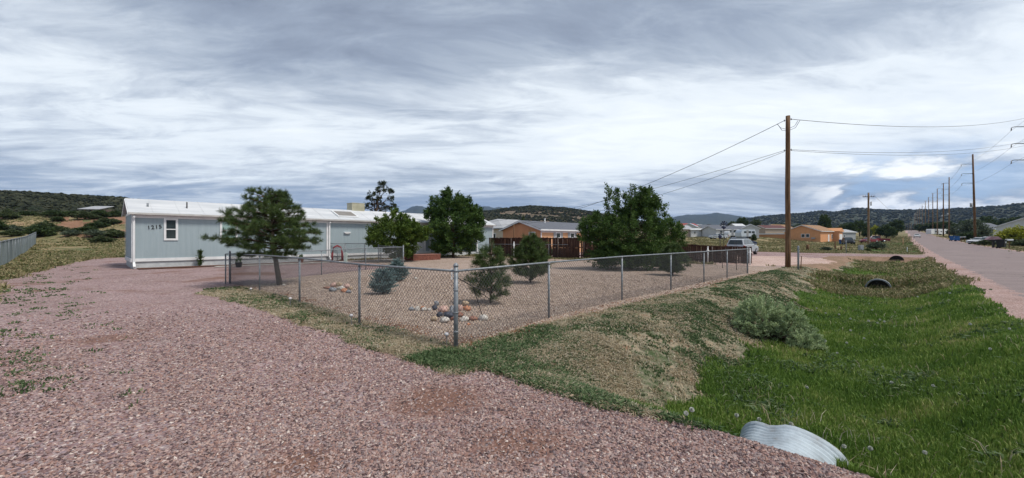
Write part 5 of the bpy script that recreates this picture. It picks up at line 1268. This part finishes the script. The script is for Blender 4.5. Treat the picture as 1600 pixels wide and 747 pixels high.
# ------------------------------------------------------------------ roadside things on the right
def bin_(label, pos, rz, m, s=1.0, lid=None):
    o = empty('wheelie_bin', pos, rz, label, 'bin'); o.scale = (s,)*3
    b = MB(); b.add([(x*(.25+.06*t), y*(.28+.08*t)+.03*t, .12+.88*t) for t in (0, 1) for x, y in ((-1, -1), (1, -1), (1, 1), (-1, 1))], [(3, 2, 1, 0), (4, 5, 6, 7), (0, 1, 5, 4), (1, 2, 6, 5), (2, 3, 7, 6), (3, 0, 4, 7)]); b.build('body', m, o, bevel=.025)
    b = MB(); b.box(-.33, .33, -.38, .43, 1.003, 1.06); b.box(-.28, .28, .43, .48, .96, 1.02); b.build('lid', lid or m, o, bevel=.02)
    for x in (-.27, .27): b = MB(); b.tube([(x-.04, .28, .12), (x+.04, .28, .12)], .12, 12); b.build('wheel', M_rub, o)
    b = MB(); b.box(-.14, .14, -.352, -.345, .62, .8); b.build('label_plate', M_insul, o)
    return o
M_bblk = mat('black_plastic', [(.012, .013, .014), (.022, .023, .025)], 3, .45); M_bblu = mat('blue_plastic', [(.02, .09, .26), (.03, .13, .34)], 3, .45)
bin_('black wheelie bin standing at the right edge of the road', G(1565, 61), .3, M_bblk, 1.25)
def mailbox(label, px, Y, m, L=.5):
    o = empty('mailbox', G(px, Y), R(-45), label, 'mailbox'); b = MB(); b.box(-.06, .06, -.06, .06, -.2, 1.1); b.build('post', M_pole, o)
    b = MB(); b.prism([(-.12, 0), (.12, 0), (.12, .14), (.08, .22), (0, .25), (-.08, .22), (-.12, .14)], 'x', -L/2, L/2, Matrix.Translation((0, 0, 1.102))); b.build('box', m, o); return o
mailbox('white mailbox on a post just right of the black bin', 1577, 61.5, M_white, .8)
o = empty('mailbox_shelter', G(1552, 64), R(-30), 'dark mailbox stand under a small pinkish pitched roof', 'mailbox')
b = MB(); b.box(-.12, .12, -.12, .12, -.2, 1.3); b.build('post', M_dark, o)
b = MB(); b.prism([(-.85, 1.25), (.85, 1.25), (.35, 1.75), (-.35, 1.75)], 'y', -.5, .5); b.build('roof', mat('pinkish_roof', [(.32, .2, .22), (.42, .28, .3)], 3, .8), o)
b = MB(); b.box(-.5, .5, -.35, .35, 1.0, 1.248); b.build('box', M_dark, o)
bin_('left blue bin in the pair near the road edge', G(1488, 112), .2, M_bblu, 1.3); bin_('right blue bin in the pair near the road edge', G(1496, 108), .5, M_bblu, 1.3)
bin_('blue bin standing left of the black car by the orange house', G(1315, 96), .2, M_bblu, 1.1)
for i, px in enumerate((1502, 1507)): mailbox(('left', 'right')[i]+' small grey mailbox right of the blue bins', px, 100+i, M_insul)
# posts, stumps and stakes in the middle distance
def post(name, label, px, Y, top, w_, m, cat='post', lean=0.0):
    g_ = G(px, Y); hh = P3(px, top, Y).z-g_.z; b = MB(); b.tube([(0, 0, -.15), (lean*.5, 0, hh*.5), (lean, 0, hh*.97), (lean, 0, hh)], [w_, w_*1.02, w_, w_*.7], 9); return tag(b.build(name, m, None, g_), label, cat)
post('metal_post', 'grey metal fence post just right of the brown pole', 1247.3, 22.6, 384, .05, M_galv)
post('wooden_stake', 'thin leaning rusty stake right of the grey metal post', 1251, 22.9, 400, .022, M_pole, 'stake', .05)
post('wooden_post', 'thick dark post stump nearest the brown pole', 1262, 58, 382, .19, M_pole)
post('wooden_post', 'tall thin dark post left of the two short stumps', 1305, 60, 377, .09, M_pole)
post('wooden_post', 'shortest dark stump in the weeds beyond the drive', 1310, 56, 388, .10, M_pole)
post('wooden_post', 'medium dark stump right of the shortest one', 1314.5, 58, 384.5, .12, M_pole)
post('metal_post', 'grey metal post right of the short stumps', 1322, 47, 375, .045, M_galv)
post('wooden_stake', 'leaning thin stake right of the far metal post', 1326.5, 52, 384, .03, M_pole, 'stake', .15)
post('wooden_stake', 'pale orange stake in the green grass by the road', 1411, 88, 372, .07, mat('orange_stake', [(.45, .25, .13), (.55, .32, .18)], 3, .8), 'stake')
post('wooden_stake', 'small white marker stake near the road junction', 1417.5, 52, 386, .035, M_white, 'stake')
b = MB(); b.box(-.25, .25, -.2, .2, -.1, .75); tag(b.build('utility_box', M_insul, None, G(1345, 55), 0, .03), 'grey utility box among the weeds beyond the drive', 'box')
for px, Y, lab in ((1129, 23.5, 'thin bare sapling behind the fence left of the two'), (1151, 22.0, 'thin bare sapling closest to the end post of the fence')):
    b = MB(); g_ = G(px, Y); b.tube([(0, 0, 0), (-.03, 0, .7), (-.1, 0, 1.5)], [.018, .012, .005], 6)
    for k in range(5): z = .5+.2*k; b.tube([(-.03, 0, z), (random.uniform(-.25, .25), random.uniform(-.2, .2), z+.25)], [.006, .003], 4)
    tag(b.build('bare_sapling', M_bark, None, g_), lab, 'sapling')
# dark ornamental lantern poles beyond the fence
for px, Y, tp, lab in ((1131, 36, 345, 'taller dark ornamental windmill pole beyond the board fence'), (1125, 34, 364, 'shorter dark lantern pole left of the windmill pole')):
    g_ = G(px, Y); hh = P3(px, tp, Y).z-g_.z; o = empty('ornamental_pole', g_, 0, lab, 'ornament')
    b = MB(); b.tube([(0, 0, 0), (0, 0, hh)], .025, 6); b.build('pole', M_dark, o)
    M_nv = mat('navy_metal', [(.01, .015, .04), (.02, .03, .07)], 3, .5) if 'navy_metal' not in bpy.data.materials else bpy.data.materials['navy_metal']
    b = MB(); z = hh-.35
    for k in range(10):
        a = k*math.pi/5; b.add([(0, -.03, z), (.34*math.cos(a), -.05, z+.34*math.sin(a)), (.34*math.cos(a+.35), -.02, z+.34*math.sin(a+.35))], [(0, 1, 2)])
    if tp == 345: b.build('vanes', M_nv, o)
    b = MB(); b.tube([(0, 0, hh-.75 if tp == 345 else hh-.5), (0, 0, hh-.6 if tp == 345 else hh-.3), (0, 0, hh-.45 if tp == 345 else hh-.1)], [.05, .16, .04], 8); b.build('lantern', M_nv, o)
# hose reel by the house
o = empty('hose_reel', G(527, 31.0), R(40), 'maroon garden hose draped over a stand by the house wall', 'hose')
M_hose = mat('maroon_hose', [(.20, .03, .04), (.30, .06, .07)], 6, .6)
b = MB()
for k in range(5): b.tube([(-.42+.03*k, -.05+.03*k, .02), (-.42+.03*k, 0, .6), (-.28, 0, 1.0+.02*k), (0, 0, 1.14+.025*k), (.28, 0, 1.0+.02*k), (.42-.03*k, 0, .6), (.42-.03*k, -.05, .05)], .022, 6)
b.build('hose', M_hose, o); b = MB(); b.tube([(0, 0, 0), (0, 0, 1.1)], .03, 6); b.box(-.2, .2, -.05, .05, 1.0, 1.06); b.build('stand', M_galv, o)
b = MB(); b.box(-.1, .1, -.1, .1, 0, .75); tag(b.build('tap_post', mat('pale_green_box', [(.42, .5, .46), (.52, .6, .56)], 3, .7), None, G(540, 28.6), 0, .02), 'pale green square post standing beside the maroon hose', 'post')
# plant pots by the wall
for px, lab in ((373, 'dark pot with a small plant left of the pine trunk by the wall'), (470, 'brown pot with a small plant right of the pine by the wall')):
    p_ = G(px, 24.5 if px < 400 else 28.6); o = empty('plant_pot', p_, 0, lab, 'plant pot'); b = MB(); b.tube([(0, 0, 0), (0, 0, .28), (0, 0, .3)], [.13, .19, .2], 12); b.build('pot', M_dark if px < 400 else M_brick, o)
    L = Leaf(px); g = np.random.default_rng(px); S, E = ell_shoots(g, (0, 0, .42), (.16, .16, .18), 24); L.shoots(S, E, 14, .02, .07, .035); link('plant', L.mesh('plant'), M_elm, o)
# solar stake lights along the fence outside
for px, py, lab in ((698, 542, 'clear solar stake light beside the front corner post'), (548+1, 508, 'clear solar stake light near the second post left of the corner'), (453.5, 480, 'solar stake light near the third post left of the corner'), (392, 460, 'solar stake light near the left end of the front fence')):
    Y = 1.7*F/(py-373.5); p_ = G(px, Y); o = empty('stake_light', p_, 0, lab, 'garden light')
    b = MB(); b.tube([(0, 0, -.02), (0, 0, .16)], .006, 5); b.build('stake', M_galv, o)
    b = MB(); b.tube([(0, 0, .16), (0, 0, .19), (0, 0, .205), (0, 0, .23)], [.012, .035, .038, .02], 10); b.build('lamp_head', mat('clear_plastic', [(.5, .48, .5), (.66, .64, .66)], 8, .2) if 'clear_plastic' not in bpy.data.materials else bpy.data.materials['clear_plastic'], o)
# small white stick seen above the corner post in the yard
b = MB(); b.box(-.03, .03, -.012, .012, -.05, .5); tag(b.build('white_stake', M_white, None, G(706, 17)), 'small white stake in the yard gravel behind the corner post', 'stake')
# ------------------------------------------------------------------ background trees and bushes
def bg_master(seed, leafm, clumps, n, leaf, th_, tall=1.0):
    g = np.random.default_rng(seed); L = Leaf(seed); limbs = []
    for c, rad, k in clumps:
        S, E = ell_shoots(g, c, rad, k); L.shoots(S, E, n, .07, leaf, leaf*.62)
        for i in range(3): limbs.append((Vector((0, 0, th_*.6)), Vector(E[i])*.85))
    crown = L.mesh('crown'); crown.materials.append(leafm)
    b = MB(); b.tube([(0, 0, -.1), (0, 0, th_)], [.05, .03], 7)
    for a, c_ in limbs: b.tube([a, c_], [.02, .006], 5)
    t = b.build('trunk', M_bark); tm = t.data; bpy.data.objects.remove(t)
    return crown, tm
LD = leafmat('dark_crown_leaf', [(0, (.025, .045, .016)), (.5, (.05, .08, .028)), (1, (.10, .14, .045))]); LO = leafmat('olive_crown_leaf', [(0, (.035, .055, .022)), (.5, (.075, .10, .042)), (1, (.14, .17, .075))]); LS = leafmat('grey_green_crown_leaf', [(0, (.05, .07, .045)), (.5, (.10, .13, .085)), (1, (.19, .22, .15))]); LY = leafmat('yellow_green_leaf', [(0, (.13, .15, .012)), (.5, (.26, .28, .025)), (1, (.42, .42, .05))])
cl = [((0, 0, .58), (.42, .42, .36), 60), ((.16, .05, .78), (.24, .24, .2), 22), ((-.2, 0, .62), (.24, .24, .24), 22), ((.26, 0, .42), (.2, .2, .2), 16), ((-.1, 0, .88), (.12, .12, .12), 8)]
cb = [((0, 0, .42), (.52, .5, .42), 70), ((.25, 0, .5), (.3, .3, .3), 24), ((-.3, .1, .35), (.28, .28, .28), 24), ((.05, 0, .75), (.22, .22, .2), 12)]
MS = {'D': bg_master(51, LD, cl, 34, .085, .5), 'O': bg_master(52, LO, cl, 34, .085, .5), 'S': bg_master(53, LS, cb, 30, .08, .2), 'Y': bg_master(54, LY, cb, 30, .08, .2), 'B': bg_master(55, LD, cb, 34, .085, .2), 'G': bg_master(56, LO, cb, 34, .085, .2)}
def bgtree(px, Y, ptop, pw, kind, label, group=None, name=None, rot=None):
    p = G(px, Y); w_ = pw/F*Y; hh = max(P3(px, ptop, Y).z-p.z, w_*.42); cr, tr = MS[kind]
    nm = name or ('bush' if kind in 'SYBG' else 'tree')
    o = empty(nm, p, rot if rot is not None else random.uniform(0, 6.28), label, nm, group); o.scale = (w_/.95, w_/.95, max(.4, hh/.97))
    link('crown', cr, None, o); link('trunk', tr, None, o)
    return o
for a in (
 (1160, 250, 341.5, 17, 'D', 'left dark tree of the clump above the long slate roof'), (1180, 262, 344, 17, 'O', 'right tree of the clump above the long slate roof'), (1143, 270, 347, 14, 'O', 'small pale tree left of the dark clump above the slate roof'),
 (1288, 175, 337.5, 18, 'D', 'tall dark tree rising behind the orange stucco house roof'), (1330, 190, 349, 18, 'D', 'dark tree right behind the grey house near the black car'), (1343, 200, 346, 20, 'D', 'large dark tree left of the second pole'), (1354, 170, 355, 14, 'B', 'dark shrub tree immediately left of the second pole'),
 (1368, 190, 351.5, 13, 'Y', 'yellow green tree right of the second pole'), (1385, 165, 351, 22, 'B', 'broad dark tree right of the yellow green one'), (1402, 210, 345, 18, 'D', 'dark tree closest to the left side of the road'), (1395, 270, 348, 16, 'O', 'olive tree behind the dark one by the road'),
 (1318, 215, 351, 13, 'O', 'olive tree above the black car'), (1522, 128, 342, 34, 'S', 'large grey green tree left of the tall transmission pole'), (1538, 165, 347, 20, 'D', 'dark tree right of the tall transmission pole'), (1542, 230, 339.5, 22, 'D', 'tall dark tree behind the houses on the right'),
 (1588, 210, 341, 26, 'D', 'dark tree above the roof of the right white house'), (1567, 240, 343, 14, 'D', 'dark tree between the right roofs'), (1585, 80, 352, 38, 'Y', 'bright yellow green shrub in front of the right white house'), (1512, 108, 362, 22, 'B', 'dark bush at the foot of the grey green tree'),
 (1598, 70, 374, 26, 'G', 'low green bush at the right edge below the yellow green shrub'), (1538, 76, 376, 22, 'G', 'low green bush right of the tall transmission pole'), (1497, 150, 350, 20, 'S', 'grey bush tree between the trailer and grey green tree'), (1448, 260, 350, 18, 'O', 'olive tree behind the first far poles left of the trailer'),
 (1463, 250, 348, 20, 'D', 'dark tree behind the travel trailer'), (1480, 240, 347, 22, 'D', 'dark tree behind the right half of the travel trailer'), (1436, 330, 351, 14, 'D', 'dark tree where the pole row thins out'), (1490, 170, 352, 16, 'B', 'dark shrub at the right end of the travel trailer'), (1506, 190, 346, 16, 'D', 'dark tree just behind the right end of the trailer'),
 (1369, 62, 377, 22, 'S', 'grey green sagebrush right of the second pole base'), (1291, 55, 386, 16, 'S', 'low sagebrush left of the tall thin post'), (1355, 54, 389, 10, 'G', 'small green weed clump by the utility box'),
 (818, 100, 340, 10, 'O', 'green tree top left of the peach house ridge'), (792, 78, 349, 10, 'G', 'light green tree between the cream and peach houses'), (862, 40.5, 388, 12, 'G', 'tall weeds at the foot of the board fence'),
 (1070, 300, 351, 10, 'D', 'small dark tree above the red metal roof'), (1100, 210, 352, 14, 'G', 'dark bush behind the dark roofed tan house'), (1178, 100, 365, 8, 'B', 'dark bush between the rounded trailer and the orange wing'),
 (58, 60, 360, 16, 'S', 'bare grey bush at the far end of the slatted fence'), (134, 62, 367, 26, 'B', 'dark green bush in the field left of the house'), (160, 56, 371, 26, 'G', 'green bush in front of the dark ones in the left field'), (182, 60, 368, 26, 'G', 'green bush nearest the left end of the mobile home'), (112, 60, 375, 24, 'S', 'grey green bush at left of the field bushes'),
 (86, 92, 360, 26, 'B', 'dark bush on the near side of the red mound'), (112, 95, 360, 24, 'B', 'middle dark bush on the side of the red mound'), (150, 92, 365, 14, 'G', 'olive bush on the right slope of the red mound'), (178, 88, 366, 18, 'G', 'olive bush right of the red mound'), (70, 120, 352, 16, 'B', 'dark bush behind the left end of the red mound'),
 (20, 80, 366, 20, 'B', 'dark bush just above the slatted fence at the left edge'), (2, 70, 368, 14, 'B', 'black looking bush at the far left edge behind the fence'), (42, 95, 362, 20, 'B', 'dark bush above the middle of the slatted fence')):
    bgtree(*a)
# scattered small ones sharing a description: the belt of far trees across the valley
g = np.random.default_rng(77)
for i in range(70):
    px = g.uniform(1195, 1600); Y = g.uniform(240, 620)
    if abs(px-(800+F*.956)) < 12 and Y < 700: px += 26
    s_, u_ = SU((px-800)/F*Y, Y)
    if -3 < u_ < 13: continue
    bgtree(px, Y, 373.5-(P3(px, 0, Y).z*0+ (h1((px-800)/F*Y, Y)+g.uniform(3, 6.5)-1.7)*F/Y), g.uniform(4.5, 9)*F/Y, 'DODB'[i % 4], ('tall dark', 'olive green', 'tall dark', 'squat dark')[i % 4]+' tree in the far belt of trees across the valley', 'far belt of dark trees across the valley', 'tree')
for i in range(26):
    px = g.uniform(1000, 1190); Y = g.uniform(230, 520)
    bgtree(px, Y, 373.5-((h1((px-800)/F*Y, Y)+g.uniform(2, 4.5)-1.7)*F/Y), g.uniform(3, 6)*F/Y, 'DOBG'[i % 4], ('small dark', 'small olive', 'squat dark', 'squat olive')[i % 4]+' tree among the far houses below the blue mountains', 'small trees among the far houses', 'tree')
# ground bushes in the left field
for i in range(46):
    px = g.uniform(-60, 190); Y = g.uniform(58, 150)
    bgtree(px, Y, 373.5-((h1((px-800)/F*Y, Y)+g.uniform(.8, 2.0)-1.7)*F/Y), g.uniform(1.5, 3.6)*F/Y, 'BGSG'[i % 4], ('dark green', 'olive green', 'grey green', 'olive green')[i % 4]+' low bush scattered over the rough ground left of the house', 'low bushes over the rough left field', 'bush')
# radio masts on the rounded hill
for px, tp, lab in ((862, 322, 'left thin radio mast on the rounded hill'), (870, 321, 'right thin radio mast on the rounded hill')):
    g_ = G(px, 745); b = MB(); hh = P3(px, tp, 745).z-g_.z
    for a in (0, 2.09, 4.19): b.tube([(1.2*math.cos(a), 1.2*math.sin(a), -2), (.3*math.cos(a), .3*math.sin(a), hh)], .18, 4)
    for k in range(8): z = hh*k/8; q_ = 1.2-.9*k/8; b.tube([(q_, 0, z), (-q_/2, q_*.86, z+hh/16), (-q_/2, -q_*.86, z+hh/8), (q_, 0, z+hh/8)], .1, 4)
    tag(b.build('radio_mast', M_insul, None, g_), lab, 'mast')
# ------------------------------------------------------------------ air
b = MB(); b.box(-9750, 9750, -9750, 9750, -12, 520)
hm = bpy.data.materials.new('haze_air'); hm.use_nodes = True; N = NT(hm.node_tree)
pv = N.n('ShaderNodeVolumePrincipled', {'Color': (.34, .56, 1, 1), 'Density': .00006, 'Anisotropy': .1})
ho = N.n('ShaderNodeOutputMaterial'); N.t.links.new(pv.outputs[0], ho.inputs['Volume'])
hz = b.build('haze', hm); tag(hz, 'pale blue air that fades the far mountains', 'haze', kind='stuff')
